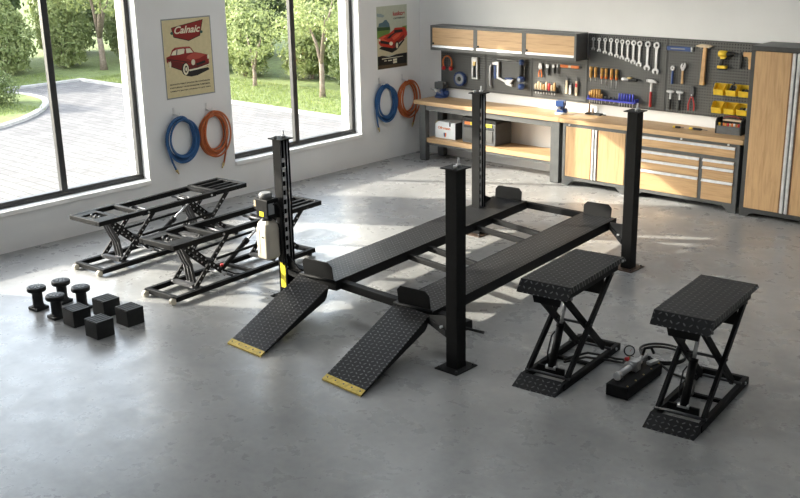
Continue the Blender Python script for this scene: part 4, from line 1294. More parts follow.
P2=[('cloud', [(-0.379, 0.41), (-0.266, 0.397), (-0.18, 0.361), (-0.216, 0.334), (-0.338, 0.349), (-0.38, 0.369)]),('dkgreen', [(-0.378, 0.186), (-0.054, 0.169), (-0.047, 0.109), (-0.372, 0.115)]),('green', [(-0.377, 0.124), (-0.055, 0.121), (-0.077, -0.011), (-0.376, 0.014)]),('green', [(-0.382, 0.08), (-0.212, 0.066), (-0.316, 0.006), (-0.385, -0.007)]),('green', [(0.252, 0.157), (0.363, 0.164), (0.36, 0.046), (0.269, 0.077)]),('tan', [(-0.386, -0.032), (-0.326, 0.001), (0.101, -0.176), (0.297, -0.066), (0.364, -0.02), (0.357, -0.297), (-0.388, -0.297)]),('hill', [(-0.34, 0.188), (-0.324, 0.243), (-0.236, 0.254), (-0.183, 0.291), (-0.139, 0.29), (-0.07, 0.223), (-0.059, 0.169)]),('shadow', [(-0.332, -0.17), (-0.016, -0.263), (0.109, -0.222), (0.3, -0.076), (0.287, -0.052), (0.101, -0.176), (-0.275, -0.135)]),('red', [(-0.335, 0.008), (-0.213, 0.041), (-0.082, 0.061), (0.043, 0.121), (0.057, 0.145), (0.312, 0.14), (0.397, 0.054), (0.376, 0.004), (0.287, -0.059), (0.141, -0.116), (0.101, -0.176), (0.005, -0.186), (-0.293, -0.127), (-0.338, -0.08)]),('redlight', [(-0.326, 0.003), (-0.195, 0.037), (-0.139, 0.028), (-0.234, -0.01), (-0.086, -0.071), (-0.299, -0.029)]),('redlight', [(-0.018, -0.013), (0.107, 0.039), (0.222, 0.055), (0.163, -0.003), (0.032, -0.056)]),('reddark', [(-0.012, -0.121), (0.142, -0.059), (0.299, 0.024), (0.287, -0.052), (0.141, -0.113), (0.097, -0.173), (0.009, -0.183)]),('shadow', [(0.046, 0.11), (0.242, 0.11), (0.263, 0.068), (0.132, 0.059), (0.045, 0.06)]),('shadow', [(-0.15, -0.015), (-0.054, 0.04), (0.035, 0.064), (0.079, 0.057), (-0.007, 0.024), (-0.062, -0.02)]),('shadow', [(-0.299, -0.033), (-0.086, -0.077), (-0.087, -0.121), (-0.301, -0.079)]),('glass', [(0.006, -0.11), (-0.004, -0.129), (-0.027, -0.139), (-0.055, -0.136), (-0.077, -0.122), (-0.085, -0.102), (-0.076, -0.084), (-0.053, -0.074), (-0.025, -0.076), (-0.003, -0.09)]),('glass', [(-0.297, -0.027), (-0.303, -0.042), (-0.316, -0.048), (-0.329, -0.04), (-0.334, -0.024), (-0.328, -0.008), (-0.315, -0.003), (-0.302, -0.011)]),('shadow', [(0.157, -0.149), (0.15, -0.182), (0.133, -0.205), (0.109, -0.211), (0.087, -0.2), (0.071, -0.175), (0.066, -0.141), (0.073, -0.109), (0.09, -0.086), (0.113, -0.079), (0.136, -0.09), (0.152, -0.116)]),('glass', [(0.136, -0.154), (0.131, -0.178), (0.12, -0.194), (0.106, -0.2), (0.092, -0.192), (0.082, -0.173), (0.079, -0.149), (0.083, -0.125), (0.094, -0.108), (0.109, -0.103), (0.123, -0.111), (0.133, -0.129)]),('shadow', [(-0.388, -0.297), (-0.262, -0.288), (-0.094, -0.323), (0.098, -0.293), (0.357, -0.29), (0.349, -0.467), (-0.393, -0.447)]),('brown', [(-0.393, -0.445), (0.349, -0.464), (0.354, -0.518), (-0.396, -0.508)]),('glass', [(-0.273, -0.337), (0.251, -0.338), (0.251, -0.347), (-0.273, -0.35)]),('glass', [(-0.0, -0.364), (0.095, -0.365), (0.095, -0.4), (-0.001, -0.399)]),('glass', [(-0.218, -0.374), (-0.161, -0.375), (-0.162, -0.388), (-0.218, -0.387)]),('glass', [(-0.124, -0.374), (-0.029, -0.376), (-0.03, -0.393), (-0.124, -0.392)]),('glass', [(-0.001, -0.407), (0.094, -0.406), (0.093, -0.439), (-0.002, -0.44)]),]
t = thing('poster', 'cream poster of a red rounded car under an angular emblem, between the windows', 'poster', (0, -4.90, 2.135))
MB().box(0.001, 0.004, -0.418, 0.418, -0.545, 0.545).build('backing', 'postergrey', t)
MB().box(0.004, 0.0055, -0.402, 0.402, -0.528, 0.528).build('sheet', 'paper', t)
b = MB()
o1 = ['shadow', 'red', 'glass', 'dark', 'redlight', 'reddark']
flat(b, P1[:-4], None, o1)
b.build('car_picture', ['posterdark', 'posterred', 'postercream', 'posterdark', 'posterredlight', 'posterreddark'], t)
b = MB()
o2 = ['rim', 'red', 'teal']
flat(b, P1[-4:], None, o2)
b.build('emblem', ['posterdark', 'posterred', 'posterteal'], t)
text_part('emblem_lettering', 'Calnaic', 'postercream', t, (0.0078, -0.228, 0.338), YR, ZR, 0.135, shear=0.35, width=0.44, bold=0.003)
for k, (zz_, s_) in enumerate(((-0.357, 'SEKNANTS TNALT DNAAULTIM CONGNAGER'), (-0.403, 'KNUTUPNALT NUNUDNALSUM CUBETINOL'), (-0.450, 'UNMATTI SAUTEN UTNNALTTI NNT NAN'))):
    text_part('text_line', s_, 'posterdark', t, (0.0062, -0.352, zz_), YR, ZR, 0.026, width=0.69, bold=0.0006)

t = thing('poster', 'poster of a red sports car on a pale road, close to the room corner', 'poster', (0, -0.71, 2.06))
MB().box(0.001, 0.0055, -0.372, 0.372, -0.515, 0.515).build('sheet', 'sky', t)
b = MB()
o3 = ['cloud', 'dkgreen', 'green', 'tan', 'hill', 'shadow', 'red', 'glass', 'brown', 'redlight', 'reddark']
clip = lambda pts: [(max(-0.371, min(0.371, a)), max(-0.514, min(0.514, z))) for a, z in pts]
flat(b, [(n_, clip(p)) for n_, p in P2], None, o3)
b.build('car_picture', ['pcloud', 'pdkgreen', 'pgreen', 'tan', 'phill', 'posterdark', 'pred', 'postercream', 'pbrown', 'predlight', 'preddark'], t)
text_part('title_lettering', 'iuskoe', 'textred', t, (0.0062, 0.02, 0.347), YR, ZR, 0.10, width=0.30, bold=0.003)
text_part('subtitle_lettering', 'CANTEMNAX', 'textdark', t, (0.0062, 0.033, 0.289), YR, ZR, 0.036, width=0.285, bold=0.001)

def hose(y, z, ry, rz, mat, lab, seed, tail, hooky, hookz):
    t = thing('air_hose', lab, 'hose', (0, y, z))
    loops, N, TR = 10, 44, 0.0138
    sgn = 1 if tail[0] < 0 else -1          # which way the coil winds, so that the free end runs downwards
    lanes = [0.95, 0.84, 0.73, 0.90, 0.78, 0.97, 0.68, 0.86, 0.75, 0.92, 0.81]
    if seed % 2:
        lanes = lanes[::-1]
    total = loops * N + int(N * 0.27)
    pts = []
    for i in range(total):
        k = i / N
        j = int(k)
        u = k - j
        u = min(1.0, max(0.0, (u - 0.80) / 0.2))
        u = u * u * (3 - 2 * u)
        f = lanes[j % 11] * (1 - u) + lanes[(j + 1) % 11] * u
        a = PI / 2 + 2 * PI * k
        top = (0.5 + 0.5 * math.sin(a)) ** 2
        fz = f + (0.90 + 0.35 * (f - 0.82) - f) * top * 0.6
        wob = 0.010 * math.sin(a * 2 + j * 1.7 + seed)
        pts.append((0.030 + 0.030 * (j % 3) + 0.008 * math.sin(a + j), sgn * ry * (f + wob) * math.cos(a), rz * fz * math.sin(a)))
    ty, tz = tail
    p0, p1 = Vector(pts[-1]), Vector(pts[-2])
    vel = (p0 - p1).normalized() * 0.22
    end = Vector((0.05, ty, tz - 0.02))
    for s in (0.15, 0.3, 0.45, 0.6, 0.75, 0.9, 1.0):
        q0, q1 = p0 + vel * s, end
        w_ = s * s * (3 - 2 * s)
        pts.append(tuple(q0 * (1 - w_) + q1 * w_))
    b = MB()
    b.tube(pts, TR, 8)
    b.build('hose', mat, t)
    e = Vector(pts[-1])
    d = (e - Vector(pts[-2])).normalized()
    f_ = MB()
    f_.cyl(e - d * 0.01, e + d * 0.035, 0.018, 10)
    f_.cyl(e + d * 0.035, e + d * 0.075, 0.010, 10)
    f_.build('fitting', 'brass', t)
    h = thing('wall_hook', 'white wall hook carrying the ' + lab.split(',')[0], 'hook', (0, y + hooky, z + hookz), 0, None)
    MB().box(0.0, 0.008, -0.016, 0.016, -0.06, 0.05).build('plate', 'alu', h, bevel=0.003)
    b = MB()
    b.tube([(0.004, 0, -0.04), (0.10, 0, -0.055), (0.135, 0, -0.04), (0.145, 0, 0.0)], 0.009, 8)
    b.build('arm', 'alu', h)
hose(-5.16, 1.02, 0.285, 0.335, 'bluehose', 'blue coiled hose under the cream poster, between the windows', 1, (-0.13, -0.40), -0.07, 0.40)
hose(-4.585, 1.015, 0.270, 0.340, 'orangehose', 'orange coiled hose under the cream poster, close to the second window', 2, (0.13, -0.44), -0.08, 0.40)
hose(-0.955, 0.985, 0.265, 0.330, 'bluehose', 'blue coiled hose under the sports car poster, close to the workbench', 3, (-0.19, -0.38), -0.10, 0.38)
hose(-0.385, 0.985, 0.265, 0.330, 'orangehose', 'orange coiled hose in the room corner, at the end of the workbench', 4, (0.12, -0.42), -0.10, 0.38)

# ================================================================== four-post lift
LX, LY = 5.15, -5.0
lift = thing('four_post_lift', 'black four-post car lift with two chequer-plate runways and drive-on ramps', 'car lift', (LX, LY, 0))
LOFF = (-LX, -LY, 0)
def post(x, y, h, side, plate_mat):
    """C-section column open towards the runways (side = +1: opening faces +x)"""
    a, tk = 0.064, 0.010
    p = MB()
    pl = [(-a, -a), (a, -a), (a, -a + tk), (-a + tk, -a + tk), (-a + tk, a - tk), (a, a - tk), (a, a), (-a, a)]
    pl = [(side * u, v) for u, v in pl]
    if side < 0:
        pl = pl[::-1]
    p.prism(pl, (0, 0, 0.012), (1, 0, 0), (0, 1, 0), h - 0.024)
    po = p.build('post', 'black', lift, loc=(x - LX, y - LY, 0), bevel=0.003)
    bp = MB().box(-0.13, 0.13, -0.15, 0.15, 0, 0.012)
    bo = bp.build('base_plate', plate_mat, po, bevel=0.002)
    for sx, sy in ((-.1, -.12), (.1, -.12), (-.1, .12), (.1, .12)):
        MB().cyl((sx, sy, 0.012), (sx, sy, 0.03), 0.011, 8).build('anchor_bolt', 'darksteel', po)
    MB().box(-0.095, 0.095, -0.095, 0.095, h - 0.012, h).build('top_plate', 'black_satin', po, bevel=0.002)
    c = MB()
    c.cyl((0.0, 0.04, h), (0.0, 0.04, h + 0.075), 0.010, 10)
    c.cyl((0.0, 0.04, h), (0.0, 0.04, h + 0.022), 0.024, 6)
    c.build('cable_stud', 'steel', po)
    c = MB()
    c.cyl((-0.035 * side, -0.045, h), (-0.035 * side, -0.045, h + 0.028), 0.018, 8)
    c.build('top_bolt', 'steel', po)
    # latch ladder inside the channel
    ld = MB()
    ld.box(side * 0.02 - 0.005, side * 0.02 + 0.005, -0.030, -0.020, 0.35, h - 0.03)
    ld.box(side * 0.02 - 0.005, side * 0.02 + 0.005, 0.020, 0.030, 0.35, h - 0.03)
    nr = int((h - 0.45) / 0.10)
    for k in range(nr):
        z = 0.38 + 0.10 * k
        ld.box(side * 0.02 - 0.006, side * 0.02 + 0.006, -0.021, 0.021, z, z + 0.045)
    ld.build('latch_ladder', 'alu', po)
    MB().cyl((side * 0.045, 0.045, 0.3), (side * 0.045, 0.045, h - 0.012), 0.006, 8).build('lifting_cable', 'steel', po)
    return po
FL = post(3.935, -6.70, 1.74, 1, 'black_satin')
FR = post(6.57, -7.04, 1.85, -1, 'black_satin')
BLp = post(4.06, -3.52, 1.83, 1, 'brownsteel')
BRp = post(6.285, -3.56, 1.83, -1, 'brownsteel')
MB().box(-0.030, 0.045, -0.0685, -0.0645, 0.11, 0.39).build('warning_label', 'label_yellow', FL)

def runway(xf, yf, xb, yb, w):
    d = Vector((xb - xf, yb - yf, 0))
    L = d.length
    rz = math.atan2(-d.x, d.y)
    p = MB()
    a, h = w / 2, 0.105
    pl = [(-a, 0), (-a, -h), (-a + 0.045, -h), (-a + 0.045, -h + 0.008), (-a + 0.009, -h + 0.008), (-a + 0.009, -0.010),
          (a - 0.009, -0.010), (a - 0.009, -h + 0.008), (a - 0.045, -h + 0.008), (a - 0.045, -h), (a, -h), (a, 0)]
    p.prism(pl, (0, L, 0.36), (1, 0, 0), (0, 0, 1), L)
    rw = p.build('runway', 'tread', lift, loc=(xf - LX, yf - LY, 0), rot=(0, 0, rz), bevel=0.003)
    e = MB()
    e.box(-a - 0.004, -a, 0, L, 0.255, 0.361)
    e.box(a, a + 0.004, 0, L, 0.255, 0.361)
    e.box(-a + 0.01, a - 0.01, 0.0, 0.01, 0.255, 0.349)
    e.box(-a + 0.01, a - 0.01, L - 0.01, L, 0.255, 0.349)
    e.build('side_skirt', 'black', rw)
    # wheel stop at the far end and flap hinge line at the near end
    for yy, hh, tilt in ((L - 0.045, 0.165, 0.10), (0.03, 0.185, 0.16)):
        s = MB()
        q = a * 0.80
        s.prism([(-q, 0), (q, 0), (q, hh - 0.045), (q - 0.045, hh), (-q + 0.045, hh), (-q, hh - 0.045)], (0, yy, 0.36), (1, 0, 0), (0, -tilt if yy < 1 else tilt, 1), 0.010)
        s.build('wheel_stop', 'black_satin', rw, bevel=0.002)
    hg = MB()
    hg.cyl((-a * 0.95, 0.0, 0.350), (a * 0.95, 0.0, 0.350), 0.016, 10)
    hg.build('hinge', 'black', rw)
    return rw
runway(4.515, -6.80, 4.125, -2.93, 0.50)
runway(5.87, -6.83, 5.485, -2.93, 0.47)

def ramp_part(b0, b1, t0, t1, zt):
    """chequer-plate ramp between two floor corners and two raised corners"""
    b0, b1, t0, t1 = (Vector((*p, 0)) for p in (b0, b1, t0, t1))
    o = (b0 + b1) / 2
    up = ((t0 + t1) / 2 - o)
    rz = math.atan2(-up.x, up.y)
    R = Matrix.Rotation(-rz, 3, 'Z')
    L = [R @ (p - o) for p in (b0, b1, t1, t0)]
    zs = (0.012, 0.012, zt, zt)
    tk = (0.012, 0.012, 0.012, 0.012)
    v = [(p.x, p.y, z) for p, z in zip(L, zs)] + [(p.x, p.y, z - k) for p, z, k in zip(L, zs, tk)]
    p = MB().add(v, [(0, 1, 2, 3), (7, 6, 5, 4), (0, 4, 5, 1), (1, 5, 6, 2), (2, 6, 7, 3), (3, 7, 4, 0)])
    r = p.build('ramp', 'tread', lift, loc=(o.x - LX, o.y - LY, 0), rot=(0, 0, rz))
    for a_, c_ in ((L[0], L[3]), (L[1], L[2])):
        s = 0.006 if a_ is L[0] else -0.006
        q = a_ + (c_ - a_) * 0.93
        zq = 0.012 + (zt - 0.012) * 0.93
        sv = []
        for dx in (0.0, s):
            sv += [(a_.x + dx, a_.y + 0.03, 0.012), (q.x + dx, q.y, zq - 0.11), (q.x + dx, q.y + 0.04, zq - 0.08), (c_.x + dx, c_.y, zt - 0.012)]
        MB().add(sv, [(0, 1, 2, 3), (7, 6, 5, 4), (0, 4, 5, 1), (1, 5, 6, 2), (2, 6, 7, 3), (3, 7, 4, 0)]).build('side_flange', 'black', r)
    # yellow nose strip with rivets
    e = 0.058
    n_ = [L[0], L[1], L[1] + (L[2] - L[1]) * e, L[0] + (L[3] - L[0]) * e]
    zz_ = [0.013, 0.013, 0.013 + (zt - 0.012) * e + 0.001, 0.013 + (zt - 0.012) * e + 0.001]
    yv = [(p.x, p.y - 0.003, z + 0.003) for p, z in zip(n_, zz_)] + [(p.x, p.y - 0.003, z - 0.012) for p, z in zip(n_, zz_)]
    y_ = MB().add(yv, [(0, 1, 2, 3), (7, 6, 5, 4), (0, 4, 5, 1), (1, 5, 6, 2), (2, 6, 7, 3), (3, 7, 4, 0)])
    ns = y_.build('nose_strip', 'yellowpaint', r)
    rv = MB()
    for k in range(5):
        f = 0.08 + 0.21 * k
        a_ = (n_[0] + (n_[1] - n_[0]) * f + n_[3] + (n_[2] - n_[3]) * f) / 2
        zc = (zz_[0] + zz_[2]) / 2
        rv.cyl((a_.x, a_.y, zc), (a_.x, a_.y, zc + 0.008), 0.008, 8)
    rv.build('rivet', 'darksteel', ns)
    return r
ramp_part((4.53, -8.02), (5.03, -8.03), (4.265, -6.83), (4.79, -6.90), 0.345)
ramp_part((5.84, -8.01), (6.35, -8.04), (5.635, -6.82), (6.11, -6.87), 0.345)

def beam(name, a, b, w, h, mat='black'):
    return MB().bar(a, b, w, h).build(name, mat, lift, loc=LOFF, bevel=0.004)
beam('crossbeam', (3.86, -6.60, 0.285), (6.47, -6.72, 0.285), 0.085, 0.085)
beam('crossbeam', (4.05, -2.87, 0.300), (5.60, -2.87, 0.300), 0.075, 0.075)
for ya, yb in ((-5.11, -5.28), (-5.49, -5.62), (-3.72, -3.89), (-4.10, -4.25)):
    xa = 4.36 + 0.10 * (-ya - 2.8) * 0.99 + 0.005
    xb = 5.24 + 0.10 * (-yb - 2.8)
    beam('rail', (xa - 0.02, ya, 0.285), (xb + 0.02, yb, 0.285), 0.055, 0.06)
# carriage arms and triangular gussets that hold the runways to the posts
def gusset(xr, yr, xp, yp, hh):
    g = MB()
    d = Vector((xp - xr, yp - yr, 0))
    u = d.normalized()
    L = d.length
    g.prism([(0, 0), (L, 0), (L, hh), (L - 0.05, hh), (0, 0.085)], (xr, yr, 0.255), u, (0, 0, 1), 0.014)
    g.build('gusset', 'black_satin', lift, loc=LOFF, bevel=0.002)
    c = MB()
    c.bar((xr, yr, 0.30), (xp, yp, 0.30), 0.055, 0.06)
    c.build('carriage_arm', 'black', lift, loc=LOFF)
    k = MB()
    mid = Vector((xr, yr, 0.335)) + u * L * 0.78
    nv = Vector((u.y, -u.x, 0))
    k.cyl(mid - nv * 0.03, mid + nv * 0.04, 0.013, 10)
    k.build('pivot_bolt', 'alu', lift, loc=LOFF)
gusset(6.10, -6.86, 6.47, -7.03, 0.20)
gusset(4.27, -6.78, 3.88, -6.70, 0.24)
gusset(5.72, -3.05, 6.20, -3.55, 0.24)
gusset(3.90, -3.0, 4.05, -3.45, 0.24)
lv = MB()
lv.cyl((6.58, -6.98, 0.375), (6.80, -6.93, 0.36), 0.013, 8)
lv.cyl((6.58, -6.98, 0.375), (6.60, -6.98, 0.375), 0.022, 8)
lv.build('release_lever', 'black_satin', lift, loc=LOFF)
# hydraulic power unit on the front post nearer the windows
px_, py_ = 3.855, -6.875
POFF = (-LX, -LY, 0.06)
MB().box(3.85, 3.96, py_ + 0.04, -6.764, 0.85, 0.885).build('mounting_bracket', 'black', lift, loc=POFF)
tk = MB()
a, dd = 0.100, 0.095
oct_ = [(-a + .03, -dd), (a - .03, -dd), (a, -dd + .03), (a, dd - .03), (a - .03, dd), (-a + .03, dd), (-a, dd - .03), (-a, -dd + .03)]
def ringv(s, z):
    return [(px_ + u * s, py_ + v_ * s, z) for u, v_ in oct_]
lv_ = [(0.92, 0.405), (1.0, 0.43), (1.0, 0.72), (0.86, 0.785), (0.52, 0.825)]
vs, fs = [], []
for s, z in lv_:
    vs += ringv(s, z)
for k in range(len(lv_) - 1):
    for i in range(8):
        j = (i + 1) % 8
        fs.append((k * 8 + i, k * 8 + j, k * 8 + 8 + j, k * 8 + 8 + i))
fs += [tuple(range(7, -1, -1)), tuple(range(32, 40))]
pu = tk.add(vs, fs).build('oil_tank', 'white', lift, loc=POFF, bevel=0.012, seg=3)
g = MB()
g.box(px_ - 0.045, px_ - 0.025, py_ - dd - 0.003, py_ - dd + 0.004, 0.44, 0.72)
g.build('moulded_rib', 'white', pu)
MB().box(px_ + 0.01, px_ + 0.05, py_ - dd - 0.002, py_ - dd + 0.003, 0.64, 0.655).build('level_mark', 'rubber', pu)
MB().cyl((px_, py_, 0.815), (px_, py_, 0.85), 0.062, 16).build('tank_collar', 'darksteel', pu)
mo = MB()
mo.box(px_ - 0.08, px_ + 0.11, py_ - 0.08, py_ + 0.08, 0.85, 1.06)
mu = mo.build('motor', 'black', lift, loc=POFF, bevel=0.012, seg=2)
cp = MB()
cp.lathe([(0.055, 0), (0.068, 0.005), (0.068, 0.045), (0.055, 0.06)], (px_ + 0.005, py_ - 0.01, 1.06), (0, 0, 1), 18)
cp.build('motor_cap', plain('grey_motor_cap', (0.22, 0.22, 0.22), 0.5), mu)
MB().box(px_ - 0.12, px_ - 0.08, py_ - 0.07, py_ + 0.03, 0.93, 1.05).build('control_box', 'black_satin', mu, bevel=0.005)
MB().box(px_ - 0.114, px_ - 0.086, py_ - 0.0735, py_ - 0.0695, 0.965, 1.03).build('data_plate', 'beige', mu)
MB().box(px_ - 0.02, px_ + 0.045, py_ - 0.0835, py_ - 0.0795, 0.875, 0.925).build('warning_label', 'label_yellow', mu)
MB().box(px_ + 0.1095, px_ + 0.1135, py_ - 0.07, py_ + 0.01, 0.90, 1.02).build('data_plate', 'postergrey', mu)
ln = MB()
ln.tube([(px_ + 0.11, py_ + 0.0, 1.0), (px_ + 0.145, py_ + 0.02, 1.02), (3.985, -6.80, 0.95), (3.975, -6.78, 0.5), (3.975, -6.78, 0.32)], 0.010, 8)
ln.build('hydraulic_line', 'rubber', lift, loc=POFF)

# ================================================================== compact scissor lifts
def compact_lift(lab, x, y, rz):
    t = thing('compact_scissor_lift', lab, 'scissor lift', (x, y, 0), rz, 'pair of raised compact scissor lifts')
    b = MB()
    for sx in (-0.195, 0.195):
        b.box(sx - 0.022, sx + 0.022, -0.50, 0.62, 0.0, 0.065)
    b.box(-0.173, 0.173, 0.575, 0.62, 0.0, 0.065)
    b.box(-0.173, 0.173, -0.50, -0.46, 0.0, 0.065)
    b.box(-0.173, 0.173, 0.10, 0.14, 0.0, 0.03)
    b.build('base_frame', 'black', t, bevel=0.003)
    p = MB()
    p.add([(-0.21, -0.65, 0.004), (0.21, -0.65, 0.004), (0.21, -0.49, 0.075), (-0.21, -0.49, 0.075),
           (-0.21, -0.65, 0.0), (0.21, -0.65, 0.0), (0.21, -0.49, 0.0), (-0.21, -0.49, 0.0)],
          [(0, 1, 2, 3), (7, 6, 5, 4), (0, 4, 5, 1), (1, 5, 6, 2), (2, 6, 7, 3), (3, 7, 4, 0)])
    p.build('base_ramp', 'tread', t)
    # platform
    zt = 0.93
    y0, y1, a = -0.47, 0.545, 0.24
    p = MB()
    p.add([(-a, y0, zt), (a, y0, zt), (a, y1, zt), (-a, y1, zt), (-a, y0 - 0.075, zt - 0.10), (a, y0 - 0.075, zt - 0.10), (a, y1 + 0.06, zt - 0.045), (-a, y1 + 0.06, zt - 0.045),
           (-a, y0, zt - 0.055), (a, y0, zt - 0.055), (a, y1, zt - 0.045), (-a, y1, zt - 0.045)],
          [(0, 1, 2, 3), (4, 5, 1, 0), (3, 2, 6, 7), (0, 3, 11, 8), (1, 9, 10, 2), (0, 8, 4), (1, 5, 9), (2, 10, 6), (3, 7, 11), (4, 8, 9, 5), (7, 6, 10, 11), (8, 11, 10, 9)])
    pf = p.build('platform', 'tread', t)
    for sx in (-1, 1):
        MB().box(sx * 0.185 - 0.02, sx * 0.185 + 0.02, y0 + 0.04, y1 - 0.03, zt - 0.12, zt - 0.0555).build('platform_rail', 'black', t)
    br = MB()
    br.prism([(-0.155, 0), (0.155, 0), (0.12, -0.14), (-0.12, -0.14)], (0, -0.43, zt - 0.06), XR, ZR, 0.02)
    br.build('lower_bracket', 'black_satin', t)
    MB().box(-0.11, 0.165, 0.30, 0.32, zt - 0.30, zt - 0.06).build('end_plate', 'black', t)
    zb, zu = 0.075, zt - 0.125
    for sx in (-0.188, 0.188):
        MB().bar((sx, -0.40, zb), (sx, 0.40, zu), 0.030, 0.060).build('scissor_arm', 'black', t, bevel=0.002)
    for sx in (-0.136, 0.136):
        MB().bar((sx, 0.42, zb), (sx, -0.40, zu), 0.030, 0.060).build('scissor_arm', 'black', t, bevel=0.002)
    for yy, zz_ in ((-0.40, zb), (0.40, zu), (0.42, zb), (-0.40, zu), (0.005, (zb + zu) / 2)):
        MB().cyl((-0.215, yy, zz_), (0.215, yy, zz_), 0.013, 10).build('pivot_pin', 'darksteel', t)
    MB().box(-0.13, 0.13, -0.345, -0.325, 0.03, 0.12).build('cylinder_mount', 'black_satin', t)
    A, B = Vector((0.0, -0.33, 0.11)), Vector((0.0, -0.03, zt - 0.13))
    mid = A + (B - A) * 0.5
    cy = MB()
    cy.cyl(A, mid, 0.034, 16)
    cy.cyl(mid - (B - A) * 0.02, mid + (B - A) * 0.02, 0.039, 16)
    cyl_ = cy.build('cylinder', 'black_satin', t)
    r = MB()
    r.cyl(mid, B, 0.017, 14)
    r.build('piston_rod', 'chrome', cyl_)
    e = MB()
    e.cyl(A - Vector((0.05, 0, 0)), A + Vector((0.05, 0, 0)), 0.022, 12)
    e.build('clevis', 'steel', cyl_)
    hp = MB()
    hp.tube([A + Vector((-0.04, 0, 0.06)), A + Vector((-0.06, 0.04, 0.12)), A + Vector((-0.06, 0.10, 0.25)), A + Vector((-0.04, 0.13, 0.29))], 0.007, 6)
    hp.build('oil_pipe', 'rubber', cyl_)
    MB().cyl((-0.165, B.y, B.z), (0.165, B.y, B.z), 0.016, 10).build('cylinder_pin', 'darksteel', t)
    for sx in (-1, 1):
        MB().cyl((sx * 0.216, 0.52, 0.04), (sx * 0.226, 0.52, 0.04), 0.014, 8).build('bolt', 'steel', t)
        MB().cyl((sx * 0.240, y1 - 0.03, zt - 0.025), (sx * 0.251, y1 - 0.03, zt - 0.03), 0.012, 8).build('bolt', 'steel', t)
    return t
sc0 = compact_lift('raised compact scissor lift standing between the four-post lift and the hand pump', 7.335, -6.375, math.radians(6.0))
sc1 = copy_tree(sc0, 'raised compact scissor lift standing alone beyond the hand pump, away from the four-post lift')
sc1.location = (8.575, -6.335, 0)
sc1.rotation_euler = (0, 0, math.radians(6.5))

# hand pump with gauge and hoses
t = thing('hydraulic_pump', 'small black hydraulic pump with gauge and hoses between the two compact scissor lifts', 'pump', (7.985, -6.345, 0), math.radians(4))
MB().box(-0.10, 0.10, -0.335, 0.335, 0.006, 0.115).build('tank', 'black', t, bevel=0.005)
for sx, sy in ((-.085, -.31), (.085, -.31), (-.085, .31), (.085, .31)):
    MB().cyl((sx, sy, 0), (sx, sy, 0.008), 0.012, 8).build('rubber_foot', 'rubber', t)
for k in range(5):
    MB().cyl((0.082, -0.30 + 0.15 * k, 0.115), (0.082, -0.30 + 0.15 * k, 0.120), 0.008, 8).build('screw', 'brass', t)
c = MB()
c.cyl((-0.035, -0.25, 0.165), (-0.035, 0.12, 0.165), 0.029, 16)
pc = c.build('pump_cylinder', 'alu', t)
for yy in (-0.25, -0.02, 0.12):
    MB().cyl((-0.035, yy - 0.02, 0.165), (-0.035, yy + 0.02, 0.165), 0.036, 16).build('collar', 'steel', pc)
MB().cyl((-0.035, 0.12, 0.165), (-0.035, 0.27, 0.175), 0.024, 12).build('valve_stem', 'steel', t)
MB().box(-0.085, 0.015, 0.00, 0.09, 0.116, 0.215).build('valve_block', 'alu', t, bevel=0.006)
for yy in (-0.22, 0.09):
    MB().box(-0.065, -0.005, yy - 0.02, yy + 0.02, 0.115, 0.15).build('saddle', 'darksteel', t)
MB().cyl((-0.085, 0.06, 0.20), (-0.085, 0.06, 0.245), 0.010, 8).build('gauge_stem', 'brass', t)
gd = Vector((0.45, -0.80, 0.40)).normalized()
gc = Vector((-0.088, 0.058, 0.275))
ga = MB().cyl(gc - gd * 0.014, gc + gd * 0.016, 0.048, 20).build('gauge', 'rubber', t)
MB().cyl(gc + gd * 0.012, gc + gd * 0.019, 0.038, 20).build('gauge_face', 'whitebox', ga)
MB().bar(gc + gd * 0.0195 + Vector((0, 0, -0.01)), gc + gd * 0.0195 + Vector((0.018, 0.01, 0.018)), 0.004, 0.002).build('needle', 'red', ga)
MB().box(-0.10, -0.06, -0.015, 0.02, 0.205, 0.235).build('release_knob', 'red', t, bevel=0.006)
MB().bar((0.03, 0.20, 0.135), (0.06, 0.31, 0.135), 0.05, 0.03).build('name_plate', 'alu', t, bevel=0.003)
MB().tube([(-0.03, 0.20, 0.20), (-0.02, 0.22, 0.26), (0.02, 0.26, 0.265), (0.03, 0.30, 0.20)], 0.013, 8).build('carry_handle', 'black_satin', t)
def local(t_, x, y, z):
    a_ = -t_.rotation_euler.z
    dx, dy = x - t_.location.x, y - t_.location.y
    return (dx * math.cos(a_) - dy * math.sin(a_), dx * math.sin(a_) + dy * math.cos(a_), z)
h1 = [(7.90, -6.27, 0.18), (7.80, -6.20, 0.13), (7.70, -6.05, 0.03), (7.62, -6.03, 0.013), (7.52, -6.10, 0.03), (7.46, -6.30, 0.10), (7.40, -6.55, 0.12)]
MB().tube([local(t, *p) for p in h1], 0.011, 8).build('hose', 'rubber', t)
h1 = [(7.90, -6.24, 0.20), (7.78, -6.12, 0.10), (7.68, -5.98, 0.03), (7.58, -5.98, 0.013), (7.48, -6.02, 0.03), (7.42, -6.2, 0.10), (7.36, -6.5, 0.12)]
MB().tube([local(t, *p) for p in h1], 0.011, 8).build('hose', 'rubber', t)
cpts = []
for k in range(70):
    a_ = 2 * PI * k / 34 - 1.9
    cpts.append((7.885 + (0.20 + 0.012 * (k // 34)) * math.cos(a_), -5.665 + (0.185 + 0.01 * (k // 34)) * math.sin(a_), 0.014 + 0.026 * (k / 34) + 0.0))
st = [(7.975, -6.08, 0.17), (7.93, -6.0, 0.10), (7.87, -5.93, 0.02)]
en = [(7.98, -5.90, 0.05), (8.12, -5.95, 0.014), (8.28, -5.97, 0.014), (8.42, -6.10, 0.08), (8.56, -6.42, 0.11), (8.57, -6.6, 0.12)]
MB().tube([local(t, *p) for p in st + cpts + en], 0.0115, 8).build('coiled_hose', 'rubber', t)

